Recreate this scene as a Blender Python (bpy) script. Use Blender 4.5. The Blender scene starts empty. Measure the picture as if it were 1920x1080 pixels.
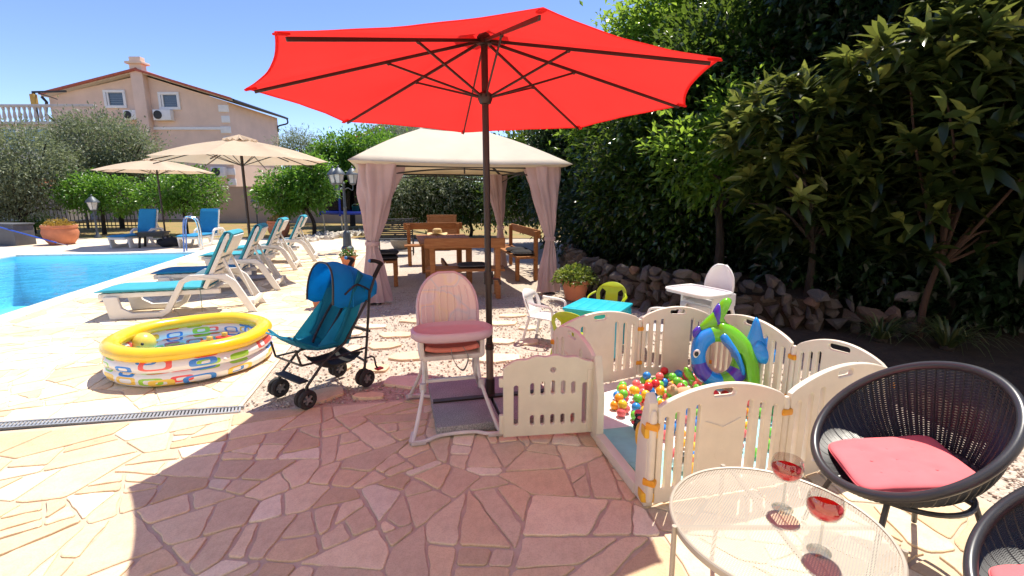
import bpy, bmesh, math, random
import numpy as np
from mathutils import Vector, Matrix
from mathutils.geometry import tessellate_polygon
R = math.radians; PI = math.pi
rnd = random.Random(7); nrg = np.random.default_rng(11)
scn = bpy.context.scene; C = scn.collection
# ---------------------------------------------------------------- camera, sky, sun, exposure
FPX, PITCH, EYE = 904.0, 0.190146, 1.5612
cam = bpy.data.cameras.new('camera'); cam.sensor_width = 36; cam.lens = FPX/1920*36; cam.clip_end = 2000; cam.clip_start = .02
co = bpy.data.objects.new('camera', cam); C.objects.link(co); co.location = (0, 0, EYE); co.rotation_euler = (PI/2-PITCH, 0, 0)
scn.camera = co
SUN_EL, SUN_AZ = R(67.5), R(27.5)
w = bpy.data.worlds.new('World'); scn.world = w; w.use_nodes = True
wn = w.node_tree.nodes; wl = w.node_tree.links
sky = wn.new('ShaderNodeTexSky'); sky.sky_type = 'NISHITA'; sky.sun_disc = False; sky.sun_elevation = SUN_EL; sky.sun_rotation = SUN_AZ
sky.air_density = .8; sky.dust_density = .05; sky.ozone_density = 3.0
bg = wn['Background']; hs = wn.new('ShaderNodeHueSaturation'); hs.inputs['Saturation'].default_value = 1.08; hs.inputs['Hue'].default_value = .513; wl.new(sky.outputs[0], hs.inputs['Color']); wl.new(hs.outputs[0], bg.inputs[0]); bg.inputs[1].default_value = .065
sl = bpy.data.lights.new('sun', 'SUN'); sl.energy = 2.2; sl.angle = R(.53); sl.color = (1, .93, .80)
so = bpy.data.objects.new('sun', sl); C.objects.link(so)
sd = Vector((math.cos(SUN_EL)*math.sin(SUN_AZ), math.cos(SUN_EL)*math.cos(SUN_AZ), math.sin(SUN_EL)))
so.rotation_euler = (-sd).to_track_quat('-Z', 'Y').to_euler(); so.location = sd*30
vs = scn.view_settings; vs.view_transform = 'Standard'; vs.look = 'None'; vs.exposure = 1.80; vs.gamma = 1; vs.use_curve_mapping = False
# ---------------------------------------------------------------- pixel -> place (photo is 1920 x 1080)
def ray(x, y):
    a, b = (x-960)/FPX, (y-540)/FPX; s, c = math.sin(PITCH), math.cos(PITCH)
    return Vector((a, c-b*s, -s-b*c))
def G(x, y, z=0.):
    d = ray(x, y); return Vector((0, 0, EYE))+d*((z-EYE)/d.z)
def D(x, y, Y):
    d = ray(x, y); return Vector((0, 0, EYE))+d*(Y/d.y)
def PLN(x, y, p, n):
    d = ray(x, y); o = Vector((0, 0, EYE)); p = Vector(p); n = Vector(n); return o+d*((p-o).dot(n)/d.dot(n))
# ---------------------------------------------------------------- materials
MATS = {}
def srgb(h):
    return tuple(((v/12.92) if v <= .04045 else ((v+.055)/1.055)**2.4) for v in (int(h[i:i+2], 16)/255 for i in (0, 2, 4)))
class NT:
    def __init__(s, name):
        s.m = bpy.data.materials.new(name); s.m.use_nodes = True; s.n = s.m.node_tree.nodes; s.l = s.m.node_tree.links
        s.b = s.n['Principled BSDF']; s.out = s.n['Material Output']
    def new(s, t, **k):
        n = s.n.new(t)
        for a, v in k.items(): setattr(n, a, v)
        return n
    def math(s, op, a, b=None, c=None):
        n = s.n.new('ShaderNodeMath'); n.operation = op
        for i, v in enumerate((a, b, c)):
            if v is None: continue
            if isinstance(v, (int, float)): n.inputs[i].default_value = v
            else: s.l.new(v, n.inputs[i])
        return n.outputs[0]
    def ramp(s, fac, stops, interp='LINEAR'):
        r = s.n.new('ShaderNodeValToRGB'); r.color_ramp.interpolation = interp; e = r.color_ramp.elements
        while len(e) < len(stops): e.new(.5)
        for i, (p, c) in enumerate(stops): e[i].position = p; e[i].color = (*c[:3], 1)
        s.l.new(fac, r.inputs[0]); return r.outputs[0]
    def mix(s, fac, a, b, mode='MIX'):
        n = s.n.new('ShaderNodeMix'); n.data_type = 'RGBA'; n.blend_type = mode
        for i, v in ((0, fac), (6, a), (7, b)):
            if isinstance(v, (int, float)): n.inputs[i].default_value = v
            elif isinstance(v, tuple): n.inputs[i].default_value = (*v[:3], 1)
            else: s.l.new(v, n.inputs[i])
        return n.outputs[2]
    def noise(s, scale, detail=4, rough=.55, vec=None, dist=0.):
        n = s.n.new('ShaderNodeTexNoise'); n.inputs['Scale'].default_value = scale; n.inputs['Detail'].default_value = detail
        n.inputs['Roughness'].default_value = rough; n.inputs['Distortion'].default_value = dist
        s.l.new(vec if vec is not None else s.coord(), n.inputs['Vector']); return n.outputs[0]
    def coord(s, kind='Object', scale=None):
        t = s.n.new('ShaderNodeTexCoord'); o = t.outputs[kind]
        if scale:
            mp = s.n.new('ShaderNodeMapping'); mp.inputs['Scale'].default_value = scale; s.l.new(o, mp.inputs[0]); o = mp.outputs[0]
        return o
    def attr(s, name):
        a = s.n.new('ShaderNodeAttribute'); a.attribute_name = name; return a
    def bump(s, h, strength=.3, dist=.01):
        b = s.n.new('ShaderNodeBump'); b.inputs['Strength'].default_value = strength; b.inputs['Distance'].default_value = dist
        s.l.new(h, b.inputs['Height']); s.l.new(b.outputs[0], s.b.inputs['Normal']); return b.outputs[0]
    def col(s, c):
        if isinstance(c, tuple): s.b.inputs['Base Color'].default_value = (*c[:3], 1)
        else: s.l.new(c, s.b.inputs['Base Color'])
    def set(s, **k):
        for a, v in k.items(): s.b.inputs[a.replace('_', ' ')].default_value = v
def plain(name, c, rough=.5, metal=0., var=.12, scale=6., bump=0., bscale=80., spec=.5, coat=0.):
    if name in MATS: return MATS[name]
    if isinstance(c, str): c = srgb(c)
    t = NT(name); t.set(Roughness=rough, Metallic=metal); t.b.inputs['Specular IOR Level'].default_value = spec
    if coat: t.b.inputs['Coat Weight'].default_value = coat
    n = t.noise(scale, 5, .6)
    lo = tuple(v*(1-var) for v in c); hi = tuple(min(1, v*(1+var)) for v in c)
    t.col(t.ramp(n, [(.3, lo), (.7, hi)]))
    rr = t.new('ShaderNodeMapRange'); rr.inputs[3].default_value = max(.02, rough-.07); rr.inputs[4].default_value = min(1, rough+.1)
    t.l.new(t.noise(scale*2.3, 4), rr.inputs[0]); t.l.new(rr.outputs[0], t.b.inputs['Roughness'])
    if bump: t.bump(t.noise(bscale, 3), bump, .004)
    MATS[name] = t.m; return t.m
def cloth(name, c, trans=.0, tc=None, rough=.85, var=.1, scale=5., weave=600., bump=.08, mixf=.5):
    if name in MATS: return MATS[name]
    if isinstance(c, str): c = srgb(c)
    t = NT(name); t.set(Roughness=rough); t.b.inputs['Specular IOR Level'].default_value = .2
    lo = tuple(v*(1-var) for v in c); hi = tuple(min(1, v*(1+var)) for v in c)
    cc = t.ramp(t.noise(scale, 4), [(.3, lo), (.7, hi)]); t.col(cc); nb = t.bump(t.noise(weave, 2), bump, .002)
    if trans:
        tr = t.new('ShaderNodeBsdfTranslucent')
        tcc = tc or c; t.l.new(t.ramp(t.noise(scale*.6, 7, .65), [(.28, tuple(v*.86 for v in tcc)), (.72, tuple(min(1, v*1.06) for v in tcc))]), tr.inputs[0]); t.l.new(nb, tr.inputs['Normal'])
        mx = t.new('ShaderNodeMixShader'); mx.inputs[0].default_value = trans
        t.l.new(t.b.outputs[0], mx.inputs[1]); t.l.new(tr.outputs[0], mx.inputs[2]); t.l.new(mx.outputs[0], t.out.inputs[0])
    MATS[name] = t.m; return t.m
def leafmat(name, stops, trans=.35, tcol=(.35, .5, .06), rough=.35, spec=.5):
    t = NT(name); t.set(Roughness=rough); t.b.inputs['Specular IOR Level'].default_value = spec
    a = t.attr('rnd'); cc = t.ramp(a.outputs['Fac'], stops); t.col(cc)
    tr = t.new('ShaderNodeBsdfTranslucent'); t.l.new(t.mix(.65, cc, tcol), tr.inputs[0])
    mx = t.new('ShaderNodeMixShader'); mx.inputs[0].default_value = trans
    t.l.new(t.b.outputs[0], mx.inputs[1]); t.l.new(tr.outputs[0], mx.inputs[2]); t.l.new(mx.outputs[0], t.out.inputs[0])
    MATS[name] = t.m; return t.m
def glassy(name, tint, rough=.02, ior=1.45, spec_tint=(1, 1, 1)):
    t = NT(name); tr = t.new('ShaderNodeBsdfTransparent'); tr.inputs[0].default_value = (*tint, 1)
    gl = t.new('ShaderNodeBsdfGlossy'); gl.inputs['Roughness'].default_value = rough; gl.inputs[0].default_value = (*spec_tint, 1)
    geo = t.new('ShaderNodeNewGeometry'); fr = t.new('ShaderNodeFresnel')
    t.l.new(t.math('ADD', t.math('MULTIPLY', t.math('SUBTRACT', 1., geo.outputs['Backfacing']), ior-1/ior), 1/ior), fr.inputs[0])   # same reflectance from both sides of a thin wall
    mx = t.new('ShaderNodeMixShader'); t.l.new(fr.outputs[0], mx.inputs[0]); t.l.new(tr.outputs[0], mx.inputs[1]); t.l.new(gl.outputs[0], mx.inputs[2])
    t.l.new(mx.outputs[0], t.out.inputs[0]); MATS[name] = t.m; t.gl = gl; t.mx = mx; t.tr = tr; return t
# ---------------------------------------------------------------- mesh builder
class MB:
    def __init__(s): s.v = []; s.f = []
    def add(s, v, f):
        o = len(s.v); s.v += [tuple(p) for p in v]; s.f += [tuple(i+o for i in q) for q in f]; return s
    def box(s, c, d, M=None):
        x, y, z = d[0]/2, d[1]/2, d[2]/2
        v = [Vector((a*x, b*y, e*z)) for a in (-1, 1) for b in (-1, 1) for e in (-1, 1)]
        v = [(M @ p if M else p)+Vector(c) for p in v]
        return s.add(v, [(0, 1, 3, 2), (4, 6, 7, 5), (0, 4, 5, 1), (2, 3, 7, 6), (0, 2, 6, 4), (1, 5, 7, 3)])
    def bar(s, a, b, w, h, up=(0, 0, 1)):
        a = Vector(a); b = Vector(b); d = b-a; L = d.length; d.normalize(); u = Vector(up)
        sx = d.cross(u)
        if sx.length < 1e-4: sx = d.cross(Vector((1, 0, 0)))
        sx.normalize(); uz = sx.cross(d)
        M = Matrix((sx, d, uz)).transposed()
        return s.box((a+b)/2, (w, L, h), M)
    def tube(s, path, r, n=8, closed=False, caps=True):
        P = [Vector(p) for p in path]; m = len(P); rs = r if isinstance(r, (list, tuple)) else [r]*m
        V = []; prev = None
        for i, p in enumerate(P):
            if closed: t = P[(i+1) % m]-P[i-1]
            else: t = P[min(i+1, m-1)]-P[max(i-1, 0)]
            t.normalize()
            if prev is None:
                u = t.orthogonal().normalized()
            else:
                u = prev-t*prev.dot(t)
                if u.length < 1e-5: u = t.orthogonal()
                u.normalize()
            prev = u; q = t.cross(u)
            V += [p+(u*math.cos(2*PI*k/n)+q*math.sin(2*PI*k/n))*rs[i] for k in range(n)]
        F = []
        for i in range(m if closed else m-1):
            j = (i+1) % m
            F += [(i*n+k, i*n+(k+1) % n, j*n+(k+1) % n, j*n+k) for k in range(n)]
        if caps and not closed: F += [tuple(range(n))[::-1], tuple((m-1)*n+k for k in range(n))]
        return s.add(V, F)
    def lathe(s, prof, n=24, c=(0, 0, 0), M=None, cap=True):
        V = []; c = Vector(c)
        for r, z in prof:
            for k in range(n):
                p = Vector((r*math.cos(2*PI*k/n), r*math.sin(2*PI*k/n), z)); V.append((M @ p if M else p)+c)
        F = [(i*n+k, i*n+(k+1) % n, (i+1)*n+(k+1) % n, (i+1)*n+k) for i in range(len(prof)-1) for k in range(n)]
        if cap:
            if prof[0][0] > 1e-5: F.append(tuple(range(n))[::-1])
            if prof[-1][0] > 1e-5: F.append(tuple((len(prof)-1)*n+k for k in range(n)))
        return s.add(V, F)
    def prism(s, poly, h0, h1, fn=lambda x, y, h: (x, y, h)):
        n = len(poly); V = [fn(x, y, h0) for x, y in poly]+[fn(x, y, h1) for x, y in poly]
        F = [(i, (i+1) % n, n+(i+1) % n, n+i) for i in range(n)]
        tri = tessellate_polygon([[Vector((x, y, 0)) for x, y in poly]])
        F += [tuple(n+i for i in t) for t in tri]+[tuple(reversed(t)) for t in tri]
        return s.add(V, F)
    def grid(s, fn, nu, nv, cu=False, cv=False):
        V = [fn(i/(nu if cu else nu-1), j/(nv if cv else nv-1)) for i in range(nu) for j in range(nv)]
        F = []
        for i in range(nu if cu else nu-1):
            for j in range(nv if cv else nv-1):
                a = (i+1) % nu; b = (j+1) % nv; F.append((i*nv+j, a*nv+j, a*nv+b, i*nv+b))
        return s.add(V, F)
    def ball(s, c, r, n=12, m=8, M=None):
        r = (r, r, r) if isinstance(r, (int, float)) else r; c = Vector(c)
        V = [Vector((0, 0, -r[2]))]+[Vector((r[0]*math.sin(PI*i/m)*math.cos(2*PI*k/n), r[1]*math.sin(PI*i/m)*math.sin(2*PI*k/n), -r[2]*math.cos(PI*i/m))) for i in range(1, m) for k in range(n)]+[Vector((0, 0, r[2]))]
        F = [(0, 1+(k+1) % n, 1+k) for k in range(n)]
        for i in range(m-2): F += [(1+i*n+k, 1+i*n+(k+1) % n, 1+(i+1)*n+(k+1) % n, 1+(i+1)*n+k) for k in range(n)]
        e = 1+(m-1)*n; F += [(e, 1+(m-2)*n+k, 1+(m-2)*n+(k+1) % n) for k in range(n)]
        return s.add([(M @ p if M else p)+c for p in V], F)
    def warp(s, fn): s.v = [tuple(fn(*p)) for p in s.v]; return s
def mk(name, mb, bevel=0., smooth=True, ang=35, attrs=None, seg=2):
    me = bpy.data.meshes.new(name); me.from_pydata([tuple(v) for v in mb.v], [], mb.f)
    bm = bmesh.new(); bm.from_mesh(me)
    if not attrs:
        bmesh.ops.recalc_face_normals(bm, faces=bm.faces)
    if bevel:
        ed = [e for e in bm.edges if len(e.link_faces) == 2 and e.calc_face_angle(0) > R(30)]
        bmesh.ops.bevel(bm, geom=ed, offset=bevel, segments=seg, profile=.6, affect='EDGES', clamp_overlap=True)
    bm.to_mesh(me); bm.free()
    if smooth:
        me.polygons.foreach_set('use_smooth', [True]*len(me.polygons))
        try: me.set_sharp_from_angle(angle=R(ang))
        except Exception: pass
    if attrs:
        for k, vals in attrs.items():
            a = me.attributes.new(k, 'FLOAT', 'POINT'); a.data.foreach_set('value', vals)
    me.update(); return me
def link(name, me, mat=None, parent=None, loc=None, rz=None):
    o = bpy.data.objects.new(name, me); C.objects.link(o)
    if mat is not None and me is not None and not me.materials: me.materials.append(mat)
    if parent: o.parent = parent
    if loc is not None: o.location = loc
    if rz is not None: o.rotation_euler = (0, 0, rz)
    return o
def obj(name, mb, mat, parent=None, bevel=0., smooth=True, ang=35, loc=None, rz=None, attrs=None, seg=2):
    return link(name, mk(name, mb, bevel, smooth, ang, attrs, seg), mat, parent, loc, rz)
def tag(o, label=None, cat=None, group=None, kind=None):
    for k, v in (('label', label), ('category', cat), ('group', group), ('kind', kind)):
        if v: o[k] = v
    return o
def thing(name, label, cat, loc=(0, 0, 0), rz=0., group=None):
    o = bpy.data.objects.new(name, None); C.objects.link(o); o.location = loc; o.rotation_euler = (0, 0, rz)
    o.empty_display_size = .1
    return tag(o, label, cat, group)
def dup(root, loc, rz, label, parent=None, scale=None):
    def cp(o, par):
        c = o.copy(); C.objects.link(c); c.parent = par
        for ch in list(o.children): cp(ch, c)
        return c
    c = cp(root, parent); c.location = loc; c.rotation_euler = (0, 0, rz); c['label'] = label
    if scale: c.scale = (scale,)*3
    return c
def solid(o, t, off=0.):
    m = o.modifiers.new('thick', 'SOLIDIFY'); m.thickness = t; m.offset = off; return o
def curve2d(name, loops, extrude, bevel=.004, res=2):
    """filled flat outline with holes -> mesh (x, y of the outline, z = +-extrude)"""
    cu = bpy.data.curves.new(name, 'CURVE'); cu.dimensions = '2D'; cu.fill_mode = 'BOTH'; cu.extrude = max(0, extrude-bevel); cu.bevel_depth = bevel; cu.bevel_resolution = res; cu.offset = -bevel
    for lp in loops:
        sp = cu.splines.new('POLY'); sp.points.add(len(lp)-1); sp.use_cyclic_u = True
        for p, (x, y) in zip(sp.points, lp): p.co = (x, y, 0, 1)
    o = bpy.data.objects.new(name, cu); C.objects.link(o); dg = bpy.context.evaluated_depsgraph_get()
    me = bpy.data.meshes.new_from_object(o.evaluated_get(dg)); bpy.data.objects.remove(o); bpy.data.curves.remove(cu)
    me.name = name; me.polygons.foreach_set('use_smooth', [True]*len(me.polygons))
    try: me.set_sharp_from_angle(angle=R(40))
    except Exception: pass
    return me
def remap(me, fn):
    for v in me.vertices: v.co = fn(*v.co)
    me.update(); return me
def slot(x0, x1, y0, y1, n=5):
    """rounded slot outline"""
    w_, h_ = x1-x0, y1-y0; r = min(w_, h_)/2*.98; P = []
    for cx, cy, a in ((x1-r, y1-r, 0), (x0+r, y1-r, 90), (x0+r, y0+r, 180), (x1-r, y0+r, 270)):
        P += [(cx+r*math.cos(R(a+90*k/n)), cy+r*math.sin(R(a+90*k/n))) for k in range(n+1)]
    return P
def arc(cx, cz, r, a0, a1, n=8):
    return [(cx+r*math.cos(R(a0+(a1-a0)*k/n)), cz+r*math.sin(R(a0+(a1-a0)*k/n))) for k in range(n+1)]
def smoothpath(pts, n=6, closed=False):
    P = [Vector(p) for p in pts]; m = len(P); out = []
    for i in range(m if closed else m-1):
        p0, p1, p2, p3 = (P[(i-1) % m] if closed or i else P[0]), P[i], P[(i+1) % m], (P[(i+2) % m] if closed or i < m-2 else P[-1])
        for k in range(n):
            t = k/n; out.append(.5*((2*p1)+(p2-p0)*t+(2*p0-5*p1+4*p2-p3)*t*t+(3*p1-p0-3*p2+p3)*t**3))
    if not closed: out.append(P[-1])
    return out
# ================================================================ SETTING
def sheet(name, poly, z, mat, hole=None, label=None, kind='structure'):
    bm = bmesh.new()
    loops = [poly]+([hole] if hole else [])
    ed = []
    for lp in loops:
        vs_ = [bm.verts.new((x, y, z)) for x, y in lp]
        ed += [bm.edges.new((vs_[i], vs_[(i+1) % len(vs_)])) for i in range(len(vs_))]
    bmesh.ops.triangle_fill(bm, edges=ed, use_beauty=True, use_dissolve=False)
    for f_ in bm.faces:
        if f_.normal.z < 0: f_.normal_flip()
    me = bpy.data.meshes.new(name); bm.to_mesh(me); bm.free()
    return tag(link(name, me, mat), label, kind=kind)
POOL = [(-5.18, 1.0), (-8.58, 13.13), (-12.96, 12.5), (-9.5, .2)]
def ground_mat():
    t = NT('dry_ground'); n = t.noise(.35, 8, .65)
    t.col(t.ramp(n, [(.3, (.16, .11, .06)), (.5, (.24, .17, .08)), (.7, (.17, .17, .06))])); t.set(Roughness=.95); t.bump(t.noise(12, 6), .4, .03); return t.m
def lawn_mat():
    t = NT('dry_lawn'); n = t.noise(.8, 8, .7)
    t.col(t.ramp(n, [(.3, (.27, .16, .065)), (.45, (.32, .21, .08)), (.6, (.22, .20, .06)), (.75, (.30, .17, .08))])); t.set(Roughness=.95); t.bump(t.noise(40, 5), .5, .03); return t.m
def gravel_mat():
    t = NT('pebble_gravel'); v = t.new('ShaderNodeTexVoronoi'); v.inputs['Scale'].default_value = 46; v.inputs['Randomness'].default_value = 1
    t.l.new(t.coord(), v.inputs['Vector'])
    hue = t.ramp(v.outputs['Color'], [(.0, (.30, .24, .19)), (.35, (.50, .41, .33)), (.6, (.62, .53, .44)), (.8, (.42, .29, .22)), (1, (.66, .60, .54))])
    big = t.noise(1.3, 5, .6); t.col(t.mix(.35, hue, t.ramp(big, [(.3, (.40, .31, .24)), (.7, (.60, .52, .44))])))
    t.set(Roughness=.9); t.bump(t.math('SUBTRACT', 1., v.outputs['Distance']), .8, .02); return t.m
def deck_mat():
    t = NT('sunlit_paving'); v = t.new('ShaderNodeTexVoronoi'); v.feature = 'DISTANCE_TO_EDGE'; v.inputs['Scale'].default_value = 2.6  # terrace stone made paler here; bright sun is put into the colour
    t.l.new(t.coord(), v.inputs['Vector']); n = t.noise(2.2, 6, .6)
    c = t.ramp(n, [(.3, (.62, .51, .38)), (.5, (.68, .57, .44)), (.7, (.72, .63, .51))])
    t.col(t.mix(t.ramp(v.outputs[0], [(.01, (1, 1, 1)), (.03, (0, 0, 0))]), c, (.58, .46, .34))); t.set(Roughness=.8); t.bump(t.noise(30, 4), .2, .01); return t.m
def mortar(name, a, b):
    t = NT(name); t.col(t.ramp(t.noise(9, 7, .7), [(.3, a), (.7, b)])); t.set(Roughness=.95); t.bump(t.noise(120, 4), .5, .005); return t.m
def stone(name, a, b, c):
    t = NT(name); oi = t.new('ShaderNodeObjectInfo'); geo = t.coord('Object')
    n = t.noise(6.5, 9, .68, dist=.8); f = t.noise(70, 6, .65)
    base = t.mix(t.ramp(t.noise(17, 8, .72), [(.52, (0, 0, 0)), (.72, (.45, .45, .45))]), t.ramp(n, [(.28, tuple(v*.93 for v in a)), (.52, b), (.75, c)]), tuple(v*.74 for v in a))
    sp = t.ramp(t.noise(140, 3), [(.35, (.82, .80, .78)), (.55, (1, 1, 1))])
    v = t.math('MULTIPLY_ADD', oi.outputs['Random'], .26, .86)
    hsv = t.new('ShaderNodeHueSaturation'); t.l.new(v, hsv.inputs['Value']); t.l.new(t.mix(.7, base, t.mix(1., base, sp, 'MULTIPLY')), hsv.inputs['Color'])
    t.col(hsv.outputs[0]); t.set(Roughness=.72); t.b.inputs['Specular IOR Level'].default_value = .3
    t.bump(t.math('ADD', t.math('MULTIPLY', n, 1.4), t.math('MULTIPLY', f, .35)), .55, .008); return t.m
STONES = [stone('stone_cream', (0.728, 0.560, 0.370), (0.780, 0.620, 0.419), (0.818, 0.672, 0.467)),
          stone('stone_beige', (0.682, 0.515, 0.335), (0.728, 0.560, 0.377), (0.765, 0.612, 0.419)),
          stone('stone_tan', (0.645, 0.470, 0.293), (0.690, 0.507, 0.321), (0.728, 0.560, 0.363)),
          stone('stone_pale', (0.772, 0.650, 0.474), (0.810, 0.695, 0.516), (0.833, 0.732, 0.558)),
          stone('stone_rose', (0.675, 0.500, 0.335), (0.720, 0.552, 0.377), (0.758, 0.597, 0.419))]
sheet('ground', [(-500, -500), (500, -500), (500, 500), (-500, 500)], -.07, ground_mat(), POOL)
sheet('lawn', [(-60, 17.8), (6, 17.8), (6, 34), (-60, 34)], .004, lawn_mat())
sheet('gravel', [(-2.0, 2.6), (1, 2.6), (2.4, -3), (9.5, -4), (12, 17.75), (-4.6, 17.75), (-4.2, 13.9), (-2.05, 3.2)], -.012, gravel_mat())
sheet('pool_deck', [(-4.85, 2.83), (-2.03, 3.385), (-4.15, 14), (-4.6, 17.79), (-40, 17.79), (-40, 1), (-30, -3), (-4.75, -3)], 0, deck_mat(), POOL)
sheet('terrace', [(-4.7, 2.76), (-2.0, 3.285), (-1.3, 3.437), (-.465, 3.588), (2.0, 4.02), (2.5, 2.15), (3.4, -2.5), (-4.7, -2.5)], .001, mortar('mortar', (.46, .36, .27), (.60, .49, .38)))
# ---- irregular paving: coarse cells, then straight cuts, each stone a piece with its own edges
def clip(poly, px, py, nx, ny):
    out = []; n = len(poly)
    for i in range(n):
        a, b = poly[i], poly[(i+1) % n]; da = (a[0]-px)*nx+(a[1]-py)*ny; db = (b[0]-px)*nx+(b[1]-py)*ny
        if da >= 0: out.append(a)
        if (da > 0) != (db > 0) and abs(da-db) > 1e-12:
            t = da/(da-db); out.append((a[0]+t*(b[0]-a[0]), a[1]+t*(b[1]-a[1])))
    return out
def area(p): return .5*abs(sum(p[i][0]*p[(i+1) % len(p)][1]-p[(i+1) % len(p)][0]*p[i][1] for i in range(len(p)))) if len(p) > 2 else 0
def cen(p): return (sum(q[0] for q in p)/len(p), sum(q[1] for q in p)/len(p))
def inset(p, d):
    s = sum(p[i][0]*p[(i+1) % len(p)][1]-p[(i+1) % len(p)][0]*p[i][1] for i in range(len(p))); p = p if s > 0 else p[::-1]; q = p
    for i in range(len(p)):
        a, b = p[i], p[(i+1) % len(p)]; dx, dy = b[0]-a[0], b[1]-a[1]; L = math.hypot(dx, dy)
        if L < 1e-6: continue
        nx, ny = -dy/L, dx/L; dd = d*rnd.uniform(.5, 1.7); q = clip(q, a[0]+nx*dd, a[1]+ny*dd, nx, ny)
        if len(q) < 3: return []
    return q
def crazy(region, cell, amin, amax, seed, ang0):
    r = random.Random(seed); xs = [p[0] for p in region]; ys = [p[1] for p in region]; S = []
    y = min(ys)-cell
    while y < max(ys)+cell:
        x = min(xs)-cell
        while x < max(xs)+cell:
            S.append((x+r.uniform(-.48, .48)*cell, y+r.uniform(-.48, .48)*cell)); x += cell
        y += cell
    cells = []
    for i, (sx, sy) in enumerate(S):
        p = [(sx-2*cell, sy-2*cell), (sx+2*cell, sy-2*cell), (sx+2*cell, sy+2*cell), (sx-2*cell, sy+2*cell)]
        for j, (tx, ty) in enumerate(S):
            if i != j and abs(tx-sx) < 3*cell and abs(ty-sy) < 3*cell: p = clip(p, (sx+tx)/2, (sy+ty)/2, sx-tx, sy-ty)
            if len(p) < 3: break
        n = len(region)
        for k in range(n):
            if len(p) < 3: break
            a, b = region[k], region[(k+1) % n]; p = clip(p, a[0], a[1], -(b[1]-a[1]), b[0]-a[0])
        if len(p) > 2: cells.append(p)
    out = []
    def split(p, tgt):
        A = area(p)
        if A < tgt or len(p) < 3: out.append(p); return
        c = cen(p); best = max(((p[i], p[j]) for i in range(len(p)) for j in range(i)), key=lambda e: (e[0][0]-e[1][0])**2+(e[0][1]-e[1][1])**2)
        a = math.atan2(best[1][1]-best[0][1], best[1][0]-best[0][0])
        if r.random() < .5: a = ang0+r.choice((0, PI/2))+r.uniform(-.15, .15) if r.random() < .6 else a+PI/2
        else: a += r.uniform(-.7, .7)
        def q_(p_):
            if len(p_) < 3: return -1
            per = sum(math.dist(p_[i], p_[(i+1) % len(p_)]) for i in range(len(p_))); return 4*PI*area(p_)/per**2-(.22 if sum(math.dist(p_[i], p_[(i+1) % len(p_)]) > .06 for i in range(len(p_))) < 4 else 0)
        cand = []
        for _ in range(9):
            a2 = a+r.uniform(-.5, .5); o = r.uniform(-.25, .25)*math.sqrt(A); px, py = c[0]+o*math.cos(a2), c[1]+o*math.sin(a2)
            cand.append((min(q_(clip(p, px, py, math.cos(a2), math.sin(a2))), q_(clip(p, px, py, -math.cos(a2), -math.sin(a2))))+r.uniform(0, .08), a2, px, py))
        _, a, px, py = max(cand)
        t2 = math.exp(r.uniform(math.log(amin), math.log(amax)))
        split(clip(p, px, py, math.cos(a), math.sin(a)), t2); split(clip(p, px, py, -math.cos(a), -math.sin(a)), math.exp(r.uniform(math.log(amin), math.log(amax))))
    for p in cells: split(p, math.exp(r.uniform(math.log(amin*2), math.log(amax*1.4))))
    return out
def stone_mb(mb, p, z0, z1, rough=.006):
    # rough edge points, chamfered top
    q = []
    for i in range(len(p)):
        a, b = p[i], p[(i+1) % len(p)]; L = math.hypot(b[0]-a[0], b[1]-a[1])
        if L < .012: continue
        k = max(1, int(L/.055)); c = min(.3, .012/L)
        q.append((a[0]+(b[0]-a[0])*c, a[1]+(b[1]-a[1])*c))
        for t in range(1, k): q.append((a[0]+(b[0]-a[0])*t/k+rnd.uniform(-rough, rough), a[1]+(b[1]-a[1])*t/k+rnd.uniform(-rough, rough)))
        q.append((a[0]+(b[0]-a[0])*(1-c), a[1]+(b[1]-a[1])*(1-c)))
    n = len(q)
    if n < 3: return
    c = cen(q); f = lambda s: [(c[0]+(x-c[0])*s, c[1]+(y-c[1])*s) for x, y in q]
    rad = math.sqrt(area(q)/PI)+.01; top = f(1-.004/rad)
    tx, ty = rnd.uniform(-.012, .012), rnd.uniform(-.012, .012); zz = lambda x, y: z1+(x-c[0])*tx*.5+(y-c[1])*ty*.5
    V = [(x, y, z0) for x, y in q]+[(x, y, zz(x, y)-.003) for x, y in q]+[(x, y, zz(x, y)) for x, y in top]
    F = [(i, (i+1) % n, n+(i+1) % n, n+i) for i in range(n)]+[(n+i, n+(i+1) % n, 2*n+(i+1) % n, 2*n+i) for i in range(n)]+[tuple(2*n+i for i in range(n))]
    mb.add(V, F)
def lay(region, cell, amin, amax, seed, ang0, joint, parent, z0, z1, wts, limit=300, rough=.0065):
    st = [inset(p, joint) for p in crazy(region, cell, amin, amax, seed, ang0)]
    st = [p for p in st if len(p) > 2 and area(p) > .0015]; st.sort(key=lambda p: cen(p)[0]**2+cen(p)[1]**2)
    vis = [p for p in st if cen(p)[1] > .75 and abs(cen(p)[0]) < 1.15*cen(p)[1]+.3]; rest = [p for p in st if p not in vis]
    rest += vis[limit:]; vis = vis[:limit]
    for p in vis:
        mb = MB(); c = cen(p); stone_mb(mb, [(x-c[0], y-c[1]) for x, y in p], z0, z1+rnd.uniform(-.002, .003), rough)
        obj('stone', mb, rnd.choices(STONES, wts)[0], parent, smooth=False, loc=(c[0], c[1], 0))
    if rest:
        for k in range(5):
            mb = MB()
            for i, p in enumerate(rest):
                if i % 5 == k: stone_mb(mb, p, z0, z1, 0)
            if mb.v: tag(obj('distant_stones', mb, STONES[k], parent, smooth=False), kind='stuff')
terr = bpy.data.objects['terrace']; deck = bpy.data.objects['pool_deck']
lay([(-4.6, -.6), (3.0, -.6), (2.42, 2.15), (1.96, 3.98), (-.465, 3.56), (-1.3, 3.41), (-2.0, 3.26), (-4.6, 2.75)], .62, .018, .16, 5, .18, .0068, terr, -.01, .0095, (4, 4, 2.6, 2.2, 3))
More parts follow.
